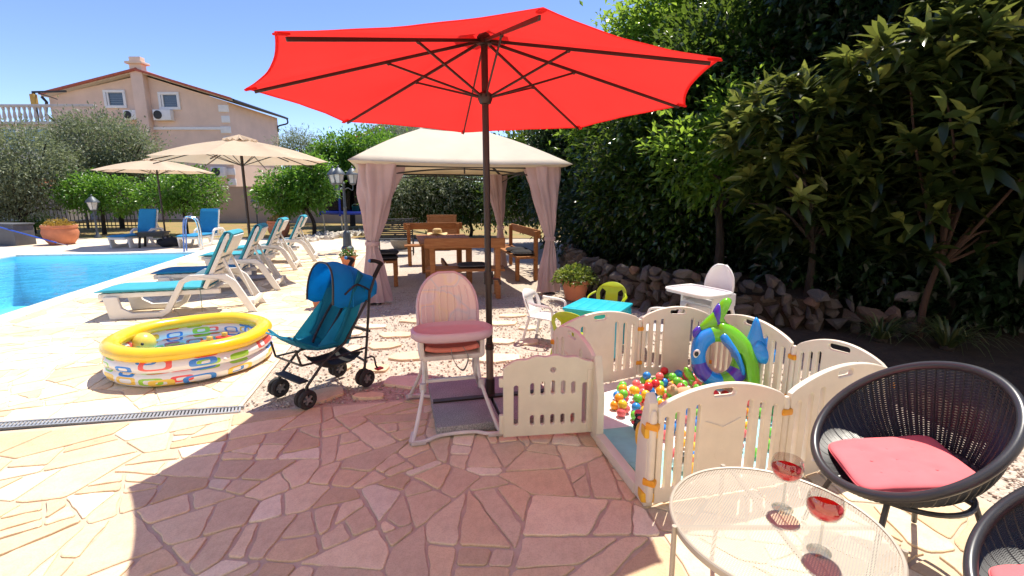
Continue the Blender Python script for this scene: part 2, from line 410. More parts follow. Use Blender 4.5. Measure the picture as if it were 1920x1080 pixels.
lay([(-4.75, 2.9), (-2.06, 3.40), (-4.16, 13.95), (-8.6, 13.95), (-5.5, 2.85)], .66, .03, .2, 9, .3, .006, deck, -.01, .007, (6, .8, .1, 5, .3))  # paler stone mix than the terrace, to carry the bright sun
# ---- drain channel
dr = thing('drain_channel', 'grey slotted metal drain channel between pool deck and terrace', 'drain')
a, b = Vector((-6.0, 2.66, 0)), Vector((-2.0, 3.335, 0)); d = (b-a).normalized(); nn = Vector((-d.y, d.x, 0))
m_dr = plain('galvanised', (.42, .44, .46), .5, .6); mb = MB()
for s in (-1, 1): mb.bar(a+nn*s*.048+Vector((0, 0, .003)), b+nn*s*.048+Vector((0, 0, .003)), .012, .018)
obj('rim', mb, m_dr, dr); mb = MB()
L = (b-a).length
for i in range(int(L/.024)):
    p = a+d*(i*.024+.01); mb.bar(p-nn*.042+d*.012+Vector((0, 0, .002)), p+nn*.042-d*.012+Vector((0, 0, .002)), .013, .01)
tag(obj('grate', mb, m_dr, dr, smooth=False), kind='stuff')
mb = MB(); mb.bar(a-Vector((0, 0, .045)), b-Vector((0, 0, .045)), .09, .03); obj('trough', mb, plain('drain_dark', (.03, .03, .03), .9), dr)
# ---- swimming pool
t = NT('pool_liner'); n = t.noise(1.2, 3); t.col(t.ramp(n, [(.3, (.42, .84, 1.0)), (.7, (.52, .90, 1.0))])); t.set(Roughness=.4); m_liner = t.m
mb = MB(); n = 4; zb = -1.25; zt = -.012
V = [(x, y, zt) for x, y in POOL]+[(x, y, zb) for x, y in POOL]
mb.add(V, [(i, (i+1) % n, n+(i+1) % n, n+i) for i in range(n)]+[(4, 5, 6, 7)])
tag(obj('pool_basin', mb, m_liner, smooth=False), kind='structure')
Bc = Vector((-8.58, 13.13, 0)); fd = (Vector((-12.96, 12.5, 0))-Bc).normalized(); fb = Vector((-fd.y, fd.x, 0)); fb = fb if fb.y < 0 else -fb
g = glassy('pool_water', (.56, .91, 1.0), .03, 1.33); bp = g.new('ShaderNodeBump'); bp.inputs['Strength'].default_value = .5; bp.inputs['Distance'].default_value = .06
g.l.new(g.noise(3.2, 4, .55, dist=.5), bp.inputs['Height']); g.l.new(bp.outputs[0], g.gl.inputs['Normal'])
fr = [n_ for n_ in g.n if n_.type == 'FRESNEL'][0]; g.l.new(bp.outputs[0], fr.inputs['Normal'])
sheet('pool_water', POOL, -.10, g.m)
# coping slabs
cop = tag(link('pool_coping', None), 'white stone coping round the swimming pool', kind='structure'); m_cop = plain('coping_white', (.74, .70, .64), .7, bump=.15)
def coping(a, b, w_, out, ln=.52):
    a = Vector((*a, 0)); b = Vector((*b, 0)); d = (b-a); L = d.length; d.normalize(); k = int(L/ln); s = L/k
    for i in range(k):
        p = a+d*(i+.5)*s+out*(w_/2-.03)
        mb = MB(); mb.bar(-d*(s/2-.003), d*(s/2-.003), w_, .05); obj('coping_slab', mb, m_cop, cop, .008, loc=(p.x, p.y, .012+rnd.uniform(-.001, .001)))
o_r = Vector((.963, .27, 0))
coping((-6.0, 3.93), (-8.66, 13.40), .30, o_r); coping((-8.6, 13.16), (-13.0, 12.53), .32, -fb); coping((-12.96, 12.5), (-11.4, 6.95), .3, -o_r)
# ---- stepping stones in the gravel
stp = tag(link('stepping_stones', None), 'flat pale stepping stones set in the gravel', kind='structure')
for (x, y, w_, h_) in [(603, 742, 85, 34), (690, 742, 70, 14), (770, 715, 110, 24), (890, 715, 120, 22), (700, 690, 60, 18), (770, 668, 90, 16), (930, 672, 110, 18), (720, 648, 70, 14), (850, 655, 90, 14), (660, 655, 34, 16), (745, 628, 90, 12), (840, 632, 80, 12), (940, 640, 60, 12), (700, 612, 70, 10), (780, 602, 80, 9), (940, 606, 70, 10), (990, 640, 40, 14), (995, 615, 50, 9), (660, 625, 40, 10), (820, 612, 50, 9), (640, 690, 40, 14), (985, 700, 50, 16), (960, 592, 60, 7)]:
    c = G(x, y); p = G(x+w_/2, y); q = G(x, y-h_/2); rx = (p-c).length; ry = abs(q.y-c.y)*.95; k = rnd.randint(5, 7); a0 = rnd.uniform(0, 6)
    P = [(rx*rnd.uniform(.8, 1.08)*math.cos(a0+2*PI*i/k+rnd.uniform(-.25, .25)), ry*rnd.uniform(.8, 1.08)*math.sin(a0+2*PI*i/k+rnd.uniform(-.25, .25))) for i in range(k)]
    P.sort(key=lambda e: math.atan2(e[1]/ry, e[0]/rx)); mb = MB(); stone_mb(mb, P, -.03, .012)
    obj('stepping_stone', mb, rnd.choices(STONES, (4, 2, 0, 4, 2))[0], stp, smooth=False, loc=(c.x, c.y, 0))
# ---- loose pebbles on the gravel (uncountable)
N = 16000; px = nrg.uniform(-2.7, 5.2, N); py = 2.2+5.6*nrg.random(N)**1.4
ok = (px > -2.03-.2*(py-3.38)+.03) & ~((py < 3.60+.175*(px+.465)) & (px < 2.0+(4.02-py)*.27)); ok &= ~((px > 2.75) & (py > 2.9+(px-2.75)*-.3)); px, py = px[ok], py[ok]; N = len(px)
base = np.array([(1, 0, 0), (0, 1, 0), (-1, 0, 0), (0, -1, 0), (.1, 0, 1), (0, .1, -1)], float); sz = nrg.uniform(.006, .015, N)
a_ = nrg.uniform(0, 2*PI, N); ca, sa = np.cos(a_), np.sin(a_); sc = np.stack([sz*nrg.uniform(.7, 1.4, N), sz*nrg.uniform(.7, 1.3, N), sz*.7], 1)
Vv = base[None]*sc[:, None]*(1+nrg.uniform(-.2, .2, (N, 6, 3))); X = Vv[..., 0]*ca[:, None]-Vv[..., 1]*sa[:, None]; Y = Vv[..., 0]*sa[:, None]+Vv[..., 1]*ca[:, None]
VV = np.stack([X+px[:, None], Y+py[:, None], Vv[..., 2]-.008+sz[:, None]*.5], -1).reshape(-1, 3)
tri = np.array([(0, 1, 4), (1, 2, 4), (2, 3, 4), (3, 0, 4), (1, 0, 5), (2, 1, 5), (3, 2, 5), (0, 3, 5)]); FF = (tri[None]+6*np.arange(N)[:, None, None]).reshape(-1, 3)
def npmesh(name, V, F, attrs=None, smooth=False):
    me = bpy.data.meshes.new(name); me.vertices.add(len(V)); me.vertices.foreach_set('co', np.asarray(V, np.float32).ravel())
    k = F.shape[1]; me.loops.add(F.size); me.loops.foreach_set('vertex_index', F.ravel().astype(np.int32)); me.polygons.add(len(F))
    me.polygons.foreach_set('loop_start', np.arange(0, F.size, k, dtype=np.int32))
    me.polygons.foreach_set('use_smooth', np.full(len(F), smooth)); me.update(calc_edges=True)
    for nm, vals in (attrs or {}).items():
        at = me.attributes.new(nm, 'FLOAT', 'POINT'); at.data.foreach_set('value', np.asarray(vals, np.float32))
    return me
t = NT('pebbles'); t.col(t.ramp(t.attr('rnd').outputs['Fac'], [(0, (.34, .26, .2)), (.35, (.54, .45, .37)), (.65, (.66, .58, .5)), (.85, (.46, .31, .23)), (1, (.74, .7, .64))])); t.set(Roughness=.8)
tag(link('gravel_pebbles', npmesh('gravel_pebbles', VV, FF, {'rnd': np.repeat(nrg.random(N), 6)}, True), t.m), 'small pale loose pebbles covering the gravel area', kind='stuff')
# ---- garden soil behind the dry stone wall (raised bed)
WALL = [(1.35, 13.0), (1.12, 9.6), (1.02, 8.2), (1.32, 7.15), (1.95, 6.45), (2.75, 5.85), (3.6, 5.5), (4.5, 5.25)]
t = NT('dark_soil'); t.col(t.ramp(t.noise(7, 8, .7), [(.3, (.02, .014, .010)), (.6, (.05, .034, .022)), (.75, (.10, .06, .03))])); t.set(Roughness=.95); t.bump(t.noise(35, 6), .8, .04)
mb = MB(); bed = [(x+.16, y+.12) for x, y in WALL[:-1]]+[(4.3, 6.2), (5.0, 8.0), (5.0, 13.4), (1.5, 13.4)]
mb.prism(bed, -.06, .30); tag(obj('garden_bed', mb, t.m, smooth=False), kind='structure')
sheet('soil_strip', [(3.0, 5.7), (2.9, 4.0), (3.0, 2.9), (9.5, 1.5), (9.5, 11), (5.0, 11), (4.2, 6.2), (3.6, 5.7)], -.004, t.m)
# ================================================================ BUILDINGS, WALLS, TREES
m_wallpink = plain('render_pink', (.50, .37, .29), .9, var=.08, scale=1.5, bump=.3, bscale=60)
m_peach = plain('render_peach', (.76, .55, .42), .9, var=.09, scale=.9, bump=.2, bscale=30)
m_greyr = plain('render_grey', (.26, .24, .225), .9, var=.12, scale=1.2, bump=.3, bscale=40)
m_white = plain('white_paint', (.78, .76, .72), .5, var=.05)
m_tile = plain('roof_tile', (.42, .10, .06), .8, var=.3, scale=9, bump=.4, bscale=30)
m_dark = plain('dark_metal', (.03, .028, .028), .45, .3)
m_pane = plain('window_glass', (.05, .07, .09), .06, var=.3, scale=1.2, spec=1.)
def upr(name, poly, y0, y1, mat, parent, bevel=0.):   # outline in x, z pushed along y
    mb = MB(); mb.prism(poly, y0, y1, lambda x, z, h: (x, h, z)); return obj(name, mb, mat, parent, bevel, smooth=False)
HY = 32.
def H(x, y, Y=HY): return D(x, y, Y)
ho = thing('house', 'peach rendered two storey house with red tiled gable roof', 'house', (0, HY, 0))
def hx(x, y=250): return H(x, y).x
def hz(y, x=250): return H(x, y).z
xl, xr = hx(103), hx(432); apex = H(265, 137); eL = H(88, 182); eR = H(442, 191); HD = 6.6
mb = MB(); mb.prism([(xl, 0), (xr, 0), (xr, eR.z+.02), (apex.x, apex.z-.12), (xl, eL.z+.05)], 0, HD, lambda x, z, h: (x, h, z)); obj('wall', mb, m_peach, ho, smooth=False)
cornR = eR
rf = None
def slope(a, b, name):
    mb = MB(); d = Vector((b.x-a.x, 0, b.z-a.z)); L = d.length; d.normalize(); n_ = Vector((-d.z, 0, d.x)); n_ = n_ if n_.z > 0 else -n_
    prof = lambda t: n_*(.09+.035*math.sin(t*PI*2*L/.32)) ; nu = int(L/.08)
    def fn(u, v): p = Vector((a.x, 0, a.z))+d*L*u+n_*(.10+.04*abs(math.sin(u*PI*L/.38))); return (p.x, -.45+(HD+.8)*v, p.z)
    mb.grid(fn, max(8, nu), 2); o = obj(name, mb, m_tile, ho, smooth=False)
    mb = MB(); mb.prism([(0, 0), (L, 0), (L, .1), (0, .1)], -.4, HD+.3, lambda x, z, h: tuple(Vector((a.x, h, a.z))+d*x+n_*(z-.02))); obj('eave_board', mb, plain('eave_cream', (.6, .5, .38), .8), o, smooth=False); return o
ap = Vector((apex.x, 0, apex.z)); slope(ap, Vector((eL.x, 0, eL.z)), 'roof'); rr_ = slope(ap, Vector((eR.x, 0, eR.z)), 'roof')
for e_ in (eL, eR): mb = MB(); mb.bar((ap.x, -.5, ap.z+.10), (e_.x, -.5, e_.z+.10), .16, .13); obj('verge_tile', mb, m_tile, ho, .02)
mb = MB(); mb.tube([(ap.x, -.45, ap.z+.13), (ap.x, HD+.3, ap.z+.13)], .1, 8); obj('ridge_tile', mb, m_tile, ho)
mb = MB(); mb.tube([(eR.x+.1, -.4, eR.z+.02), (eR.x+.1, HD+.3, eR.z+.02)], .08, 8); obj('gutter', mb, m_dark, ho); mb = MB(); mb.tube(smoothpath([(eR.x+.1, HD+.2, eR.z), (eR.x+.1, HD+.2, eR.z-.35), (xr+.06, HD-.1, eR.z-.6), (xr+.06, HD-.1, eR.z-1.)], 4), .06, 8); obj('downpipe', mb, m_dark, ho)
mb = MB(); q = H(97, 190); mb.tube([(eL.x, -.35, eL.z-.05), (eL.x+.2, -.3, eL.z-.35), (xl-.25, -.12, hz(215)), (xl+.08, -.08, hz(225)), (xl+.08, -.08, .2)], .08, 8); obj('downpipe', mb, m_dark, ho)
ch = MB(); cw0, cw1 = hx(269), hx(291); ch.box(((cw0+cw1)/2, -.22, hz(123)/2), (cw1-cw0, .44, hz(123))); cho = obj('chimney', ch, m_peach, ho, .02)
mb = MB(); mb.box(((cw0+cw1)/2, -.22, hz(121)), (cw1-cw0+.3, .74, .14)); mb.box(((cw0+cw1)/2, -.22, hz(115)), (cw1-cw0-.05, .4, .35)); obj('chimney_cap', mb, m_peach, cho, .02)
def window(parent, x0, x1, y0, y1, Y=HY, off=0., mull=True):
    a = H(x0, y1, Y); b = H(x1, y0, Y); cx, cz, ww, hh = (a.x+b.x)/2, (a.z+b.z)/2, b.x-a.x, b.z-a.z
    wo = MB(); t = .16
    for sx, sz, w_, h_ in ((0, 1, ww+2*t, t), (0, -1, ww+2*t, t), (-1, 0, t, hh), (1, 0, t, hh)): wo.box((cx+sx*(ww/2+t/2), off-.04, cz+sz*(hh/2+t/2)), (w_, .12, h_))
    if mull: wo.box((cx-ww*.42, off-.03, cz), (ww*.1, .08, hh))
    fo = obj('window', wo, m_white, parent, .01); mb = MB(); mb.box((cx, off+.02, cz), (ww, .05, hh)); obj('pane', mb, m_pane, fo, smooth=False)
    mb = MB()
    for k in range(6): mb.box((cx, off-.012, cz-hh/2+hh*(k+.5)/6), (ww*.8, .02, .02))
    obj('blind', mb, plain('blind_grey', (.22, .25, .27), .6), fo, smooth=False)
window(ho, 203, 231, 174, 198); window(ho, 305, 332, 178, 201)
def aircon(x0, x1, y0, y1, label=None):
    a = H(x0, y1); b = H(x1, y0); mb = MB(); mb.box(((a.x+b.x)/2, -.2, (a.z+b.z)/2), (b.x-a.x, .36, b.z-a.z)); o = obj('air_conditioner', mb, m_white, ho, .03)
    mb = MB(); r_ = (b.z-a.z)*.4; mb.lathe([(r_, 0), (r_, .03), (r_*.9, .04), (r_*.88, .015), (0, .015)], 20, (a.x+r_*1.2, -.38, (a.z+b.z)/2), Matrix.Rotation(PI/2, 3, 'X')); obj('fan_grille', mb, m_dark, o)
for q in ((241, 272, 208, 226), (296, 326, 207, 227), (403, 425, 313, 333)): aircon(*q)
mb = MB(); mb.box(((xl+xr)/2, -.04, hz(241)), (xr-xl, .1, .16)); obj('string_course', mb, m_white, ho)
for k in range(9):   # corner quoins
    mb = MB(); z = hz(225)*.2+k*(cornR.z-1.5)/9+.5; mb.box((xr-.25+(.06 if k % 2 else 0), -.03, z), (.5 if k % 2 else .62, .1, .42)); obj('quoin', mb, m_white, ho, .02)
# neighbour on the left, with a balustraded terrace
nb = thing('balcony_building', 'white neighbouring building with balustraded roof terrace at the left edge', 'building', (0, 30, 0))
NY = 30.; f = lambda x, y: D(x, y, NY); zl = f(50, 234).z; x1 = f(100, 230).x
upr('wall', [(f(-260, 230).x, 0), (x1, 0), (x1, zl), (f(-260, 230).x, zl)], 0, 8, plain('render_white', (.60, .58, .58), .85, var=.06), nb)
mb = MB(); mb.box((f(-80, 0).x, -.1, zl+.06), (14, .5, .16)); mb.box((f(-80, 0).x, -.1, f(50, 199).z), (14, .3, .14)); obj('balustrade_rail', mb, plain('baluster_grey', (.50, .47, .45), .7), nb, .02)
zt_ = f(50, 202).z; hb = zt_-zl-.12
bal = mk('baluster', MB().lathe([(.08, 0), (.08, .06*hb), (.05, .12*hb), (.1, .35*hb), (.05, .75*hb), (.08, .9*hb), (.08, hb)], 10))
for k in range(13): link('baluster', bal, plain('baluster_grey', (.50, .47, .45), .7), nb, (x1-.25-k*.31, -.1, zl+.14))
for x0 in (54, 78, 16):
    a, b = f(x0, 285), f(x0+15, 243); mb = MB(); mb.box(((a.x+b.x)/2, .0, (a.z+b.z)/2), (b.x-a.x+.25, .1, b.z-a.z+.2)); o = obj('window', mb, m_white, nb)
    mb = MB(); mb.box(((a.x+b.x)/2, -.06, (a.z+b.z)/2), (b.x-a.x, .04, b.z-a.z)); obj('pane', mb, plain('blue_pane', (.16, .28, .38), .1, spec=1.), o)
mb = MB(); zp = f(50, 170).z
mb.bar((f(48, 170).x, .4, zp), (f(112, 168).x, .4, zp+.05), .1, .1); mb.bar((f(50, 170).x, .4, zp), (f(54, 200).x, .4, zl), .12, .12); mb.bar((f(60, 172).x, .4, zp-.05), (f(95, 180).x, .4, zp-.4), .05, .05); obj('pergola_frame', mb, m_dark, nb)
mb = MB(); mb.box((f(55, 188).x, .3, f(55, 186).z), (.28, .25, .7)); obj('rolled_awning', mb, plain('ochre_cloth', (.5, .3, .07), .8), nb, .05)
# unseen wall and windows added behind the camera to bounce sun into shade
hf = thing('added_bounce_wall', 'unseen pale rendered wall added behind the camera to bounce sunlight', 'house', (0, -1.9, 0)); mb = MB(); mb.box((0, -.2, 3.4), (22, .4, 6.9)); obj('wall', mb, plain('render_cream', (.84, .76, .66), .9, var=.04, bump=.2, bscale=40), hf, smooth=False)
for x in (-6, -2.5, 3.2):
    for z in (1.25, 4.3): mb = MB(); mb.box((x, .03, z), (1.3, .08, 1.5 if z > 2 else 2.3)); o = obj('window', mb, m_white, hf, .01); mb = MB(); mb.box((x, .06, z), (1.1, .05, 1.3 if z > 2 else 2.1)); obj('pane', mb, m_pane, o, smooth=False)
mb = MB(); mb.box((0, -.1, 6.95), (22.6, .8, .2)); obj('eave', mb, m_white, hf, smooth=False)
rl = thing('low_tiled_roof', 'small orange tiled roof behind the leftmost olive tree', 'roof', D(62, 350, 26.5))
mb = MB(); mb.grid(lambda u, v: (-1.6+u*3.2, v*1.6, .0+v*.4+.06*abs(math.sin(u*32))), 60, 2); obj('tiles', mb, plain('orange_tile', (.55, .16, .08), .8), rl, smooth=False); mb = MB(); mb.box((0, .85, -.95), (3.0, 1.4, 1.7)); obj('shed_wall', mb, m_greyr, rl, smooth=False)
# far house corner behind the gazebo roof
fh = thing('distant_house', 'pale grey gable of a distant house above the gazebo roof', 'house', (0, 40, 0)); p = lambda x, y: D(x, y, 40)
upr('wall', [(p(668, 300).x, 0), (p(800, 300).x, 0), (p(800, 300).x, p(760, 215).z), (p(735, 236).x, p(735, 238).z), (p(668, 262).x, p(668, 262).z)], 0, 6, plain('pale_grey_render', (.5, .5, .53), .9), fh)
mb = MB(); mb.bar(p(660, 262)-Vector((0, 40.2, 0)), p(770, 214)-Vector((0, 40.2, 0)), .5, .14); obj('roof_edge', mb, m_tile, fh)
# garden boundary walls
def wallseg(name, label, pts, z, th, mat, cap=.05):
    t_ = thing(name, label, 'wall')
    for (x0, y0), (x1_, y1_) in zip(pts, pts[1:]):
        mb = MB(); mb.bar((x0, y0, z/2-.05), (x1_, y1_, z/2-.05), th, z+.1); obj('wall_section', mb, mat, t_, smooth=False)
        mb = MB(); mb.bar((x0, y0, z+cap/2), (x1_, y1_, z+cap/2), th+.08, cap); obj('wall_cap', mb, mat, t_, .01)
    return t_
wallseg('boundary_wall', 'long pale pink rendered boundary wall behind the lawn', [(-17.2, 28.), (3.4, 28.)], 2.0, .25, m_wallpink)
wallseg('boundary_wall', 'shaded grey rendered wall behind the trees on the right', [(3.6, 27.8), (5.2, 14), (7.6, 5.2), (9.0, 1.0)], 1.75, .2, m_greyr)
fe = thing('railing_fence', 'black metal bar fence beside the leftmost olive tree', 'fence', (0, 0, 0))
for k in range(46):
    mb = MB(); x = -26+k*.19; mb.bar((x, 23, 0), (x, 23, 1.15), .025, .025); obj('fence_bar', mb, m_dark, fe, smooth=False)
for z in (.15, 1.15):
    mb = MB(); mb.bar((-26.1, 23, z), (-17.2, 23, z), .04, .05); obj('rail', mb, m_dark, fe, smooth=False)
for x in (-26.1, -23.1, -20.1, -17.2):
    mb = MB(); mb.bar((x, 23, 0), (x, 23, 1.3), .08, .08); obj('post', mb, m_dark, fe, smooth=False)
# ---------------------------------------------------------------- dry stone wall: every stone a piece
sw = thing('dry_stone_wall', 'low rough dry stone wall edging the garden bed on the right', 'stone wall')
t = NT('wall_rock'); oi = t.new('ShaderNodeObjectInfo'); n1 = t.noise(9, 8, .7); 
c1 = t.ramp(oi.outputs['Random'], [(0, (.075, .068, .063)), (.3, (.15, .138, .128)), (.55, (.105, .088, .075)), (.75, (.16, .125, .098)), (.9, (.12, .11, .103)), (1, (.21, .125, .08))])
t.col(t.mix(.55, c1, t.mix(1., c1, t.ramp(n1, [(.25, (.45, .43, .42)), (.7, (1.35, 1.3, 1.25))]), 'MULTIPLY'))); t.set(Roughness=.9); t.bump(t.math('ADD', n1, t.noise(50, 5)), .8, .02); m_rock = t.m
def rock(seed):
    r = random.Random(seed); bm = bmesh.new()
    for _ in range(17):
        q_ = Vector((r.uniform(-1, 1), r.uniform(-1, 1), r.uniform(-1, 1))); m__ = max(abs(c_) for c_ in q_); q_ = q_/m__*r.uniform(.78, 1.); bm.verts.new(q_.lerp(q_.normalized(), .35))
    res_ = bmesh.ops.convex_hull(bm, input=bm.verts); bmesh.ops.delete(bm, geom=[g_ for g_ in res_['geom_interior'] if isinstance(g_, bmesh.types.BMVert)], context='VERTS'); bmesh.ops.bevel(bm, geom=list(bm.edges), offset=.05, segments=1, affect='EDGES')
    ph = [(Vector((r.uniform(-1, 1), r.uniform(-1, 1), r.uniform(-1, 1))).normalized(), r.uniform(.42, .82)) for _ in range(13)]
    for v in bm.verts:
        for n_, d_ in ph:
            e = v.co.dot(n_)-d_
            if e > 0: v.co -= n_*e
        v.co *= 1+r.uniform(-.05, .05)
    me = bpy.data.meshes.new('stone'); bm.to_mesh(me); bm.free(); me.materials.append(m_rock); me.polygons.foreach_set('use_smooth', [True]*len(me.polygons)); me.set_sharp_from_angle(angle=R(14)); return me
ROCKS = [rock(k) for k in range(14)]
def along(pts, s):
    for (x0, y0), (x1_, y1_) in zip(pts, pts[1:]):
        L = math.hypot(x1_-x0, y1_-y0)
        if s <= L: return Vector((x0+(x1_-x0)*s/L, y0+(y1_-y0)*s/L, 0)), math.atan2(y1_-y0, x1_-x0)
        s -= L
    return None, None
s = 1.2; tot = sum(math.dist(a, b) for a, b in zip(WALL, WALL[1:])); cnt = 0
far = 0
courses = [(0.06, .16), (.19, .15), (.31, .14), (.42, .13), (.51, .12)]
for ci, (z, hgt) in enumerate(courses):
    s = 1.6+rnd.uniform(0, .1)
    while True:
        w_ = rnd.choice((rnd.uniform(.08, .13), rnd.uniform(.12, .2), rnd.uniform(.17, .29)))
        p, a = along(WALL, s+w_/2)
        if p is None or cnt > 290: break
        hmax = .60-.50*max(0, min(1, (s-7.2)/3.2))
        if z < hmax or rnd.random() < .25:
            o = link('stone', rnd.choice(ROCKS), None, sw); nrm = Vector((-math.sin(a), math.cos(a), 0))
            o.location = p+Vector((0, 0, z+rnd.uniform(-.03, .03)))+nrm*(rnd.uniform(-.04, .04)+z*.16)
            o.rotation_euler = (rnd.choice((0, PI))+rnd.uniform(-.3, .3), rnd.uniform(-.3, .3), a+rnd.uniform(-.25, .25)); o.scale = (w_*.62, rnd.uniform(.13, .2), hgt*rnd.uniform(.55, 1.0)); cnt += 1
        s += w_*1.02
mb = MB()   # earth packed behind the stones
for (x0, y0), (x1_, y1_) in zip(WALL[:-1], WALL[1:-1]): mb.bar((x0+.1, y0+.08, .15), (x1_+.1, y1_+.08, .15), .16, .4)
obj('packed_earth', mb, MATS.get('dark_soil') or bpy.data.materials['dark_soil'], sw, smooth=False)
# ---------------------------------------------------------------- foliage
def leaves(P, Nrm, ln, wd, fold=.25, droop=.0, jitter=.5):
    """P (n,3) bases, Nrm (n,3) growth direction -> leaf meshes of 5 verts, 4 triangles"""
    n = len(P); d = Nrm+nrg.normal(0, jitter, (n, 3)); d[:, 2] -= droop; d /= np.linalg.norm(d, axis=1, keepdims=True)
    up = np.tile([0, 0, 1.], (n, 1))+nrg.normal(0, .45, (n, 3)); sx = np.cross(d, up); sx /= np.linalg.norm(sx, axis=1, keepdims=True)+1e-9; nz = np.cross(sx, d)
    L = (ln*nrg.uniform(.65, 1.2, n))[:, None]; W_ = (wd*nrg.uniform(.75, 1.2, n))[:, None]; fo = (nrg.uniform(.4, 1.2, n)*fold)[:, None]*W_; cv = nrg.uniform(-.05, .22, n)[:, None]*L
    V = np.stack([P, P+d*L*.5-sx*W_*.5+nz*fo, P+d*L*.52, P+d*L*.5+sx*W_*.5+nz*fo, P+d*L-nz*cv], 1).reshape(-1, 3)
    F = (np.array([(0, 2, 1), (0, 3, 2), (1, 2, 4), (2, 3, 4)])[None]+5*np.arange(n)[:, None, None]).reshape(-1, 3); return V, F
def bigleaves(P, Nrm, ln, wd, droop=.1, jitter=.15):
    n = len(P); d = Nrm+nrg.normal(0, jitter, (n, 3)); d /= np.linalg.norm(d, axis=1, keepdims=True); up = np.tile([0, 0, 1.], (n, 1))+nrg.normal(0, .3, (n, 3))
    sx = np.cross(d, up); sx /= np.linalg.norm(sx, axis=1, keepdims=True)+1e-9; nz = np.cross(sx, d); L = (ln*nrg.uniform(.6, 1.2, n))[:, None]; W_ = (wd*nrg.uniform(.75, 1.2, n))[:, None]; cv = (nrg.uniform(.05, .5, n)+droop)[:, None]*L; fo = nrg.uniform(.1, .35, n)[:, None]*W_
    V = [P]
    for t_, w_ in ((.22, .36), (.5, .5), (.76, .40)):
        c = P+d*L*t_-nz*cv*t_*t_-np.array([0, 0, 1.])*L*droop*t_*t_; V += [c-sx*W_*w_+nz*fo*w_*2, c, c+sx*W_*w_+nz*fo*w_*2]
    V.append(P+d*L-nz*cv-np.array([0, 0, 1.])*L*droop); V = np.stack(V, 1).reshape(-1, 3)
    T = [(0, 2, 1), (0, 3, 2)]
    for k in (1, 4): T += [(k, k+1, k+4), (k, k+4, k+3), (k+1, k+2, k+5), (k+1, k+5, k+4)]
    T += [(7, 8, 10), (8, 9, 10)]; return V, (np.array(T)[None]+11*np.arange(n)[:, None, None]).reshape(-1, 3)
def crown_pts(ells, nclump, shell=.55):
    out = []; vol = np.array([e[3]*e[4]*e[5] for e in ells]); pk = nrg.choice(len(ells), nclump, p=vol/vol.sum())
    for k in pk:
        x, y, z, a, b, c = ells[k]; d = nrg.normal(0, 1, 3); d /= np.linalg.norm(d); r = (shell+(1-shell)*nrg.random()**.6)*(nrg.uniform(1., 1.28) if nrg.random() < .2 else 1.)
        out.append(((x+a*d[0]*r, y+b*d[1]*r, z+c*d[2]*r), d))
    return out
def tree(name, label, base, ells, nclump, per, ln, wd, mat, trunk_r=.1, clr=.28, cat='tree', droop=.1, bark=None, limbs=14, group=None, jitter=.6, lean=(0, 0), rough=True, shell=.55, whorl=False):
    bx, by, bz = base; root = thing(name, label, cat, base, 0, group); E_ = [(e[0]-bx, e[1]-by, e[2]-bz, *e[3:]) for e in ells]
    cl = crown_pts(E_, nclump, shell); Pn = []; Dn = []; rv = []
    for (c, d) in cl:
        k = max(3, int(per*nrg.uniform(.5, 1.5))); t = nrg.random()
        if whorl:   # rosettes of long leaves round an upturned twig tip
            up = np.array(d)*.6+np.array([0, 0, .9]); up /= np.linalg.norm(up); q = np.cross(up, [1, .2, 0]); q /= np.linalg.norm(q); q2 = np.cross(up, q)
            an = np.arange(k)*2.4+nrg.random()*6; tl = np.linspace(.15, 1., k); dirs = (np.cos(an)[:, None]*q+np.sin(an)[:, None]*q2)*tl[:, None]+up*(1.15-tl[:, None]*.95)
            Pn.append(np.array(c)+up*((1-tl[:, None])*ln*.35)); Dn.append(dirs/np.linalg.norm(dirs, axis=1, keepdims=True)); rv.append(np.clip(.55*t+.5*(1-tl)+nrg.normal(0, .08, k), 0, 1))
        else:
            off = nrg.normal(0, clr*.55, (k, 3)); Pn.append(np.array(c)+off); o_ = off/(np.linalg.norm(off, axis=1, keepdims=True)+1e-6)
            Dn.append(.6*o_+.7*np.array(d)); rv.append(np.clip(t*.6+nrg.random(k)*.4, 0, 1))
    P = np.concatenate(Pn); V, F = bigleaves(P, np.concatenate(Dn), ln, wd, droop) if whorl else leaves(P, np.concatenate(Dn), ln, wd, droop=droop, jitter=jitter)
    link('crown', npmesh('crown', V, F, {'rnd': np.repeat(np.concatenate(rv), 11 if whorl else 5)}, bool(whorl)), mat, root)
    mb = MB(); cx = np.mean([e[0] for e in E_]); cy = np.mean([e[1] for e in E_]); cz = min(e[2]-e[5]*.2 for e in E_); fork = Vector((cx*.5+lean[0], cy*.5+lean[1], max(.25, cz*.7)))
    mb.tube(smoothpath([(0, 0, -.05), (lean[0]*.4+trunk_r*.3, lean[1]*.4, fork.z*.5), fork], 4), [trunk_r*(1.25-.06*i) for i in range(9)], 9); obj('trunk', mb, bark or M_BARK, root)
    mb = MB()
    for (c, d) in cl[:limbs]:
        c = Vector(c); m_ = fork.lerp(c, .5)+Vector((rnd.uniform(-.15, .15), rnd.uniform(-.15, .15), .12)); mb.tube(smoothpath([fork-Vector((0, 0, .08)), m_, c], 4), [trunk_r*(.62-.055*i) for i in range(9)], 6)
    if mb.v: obj('limbs', mb, bark or M_BARK, root)
    return root
t = NT('bark'); t.col(t.ramp(t.noise(8, 8, .7, t.coord('Object', (3, 3, .6))), [(.3, (.014, .011, .009)), (.7, (.045, .034, .026))])); t.set(Roughness=.95); t.bump(t.noise(22, 6, .6, t.coord('Object', (2, 2, .5))), .8, .02); M_BARK = t.m
L_ol = leafmat('olive_leaf', [(0, (.08, .095, .055)), (.4, (.15, .18, .095)), (.75, (.24, .275, .17)), (1, (.33, .35, .26))], .3, (.3, .36, .14), .5)
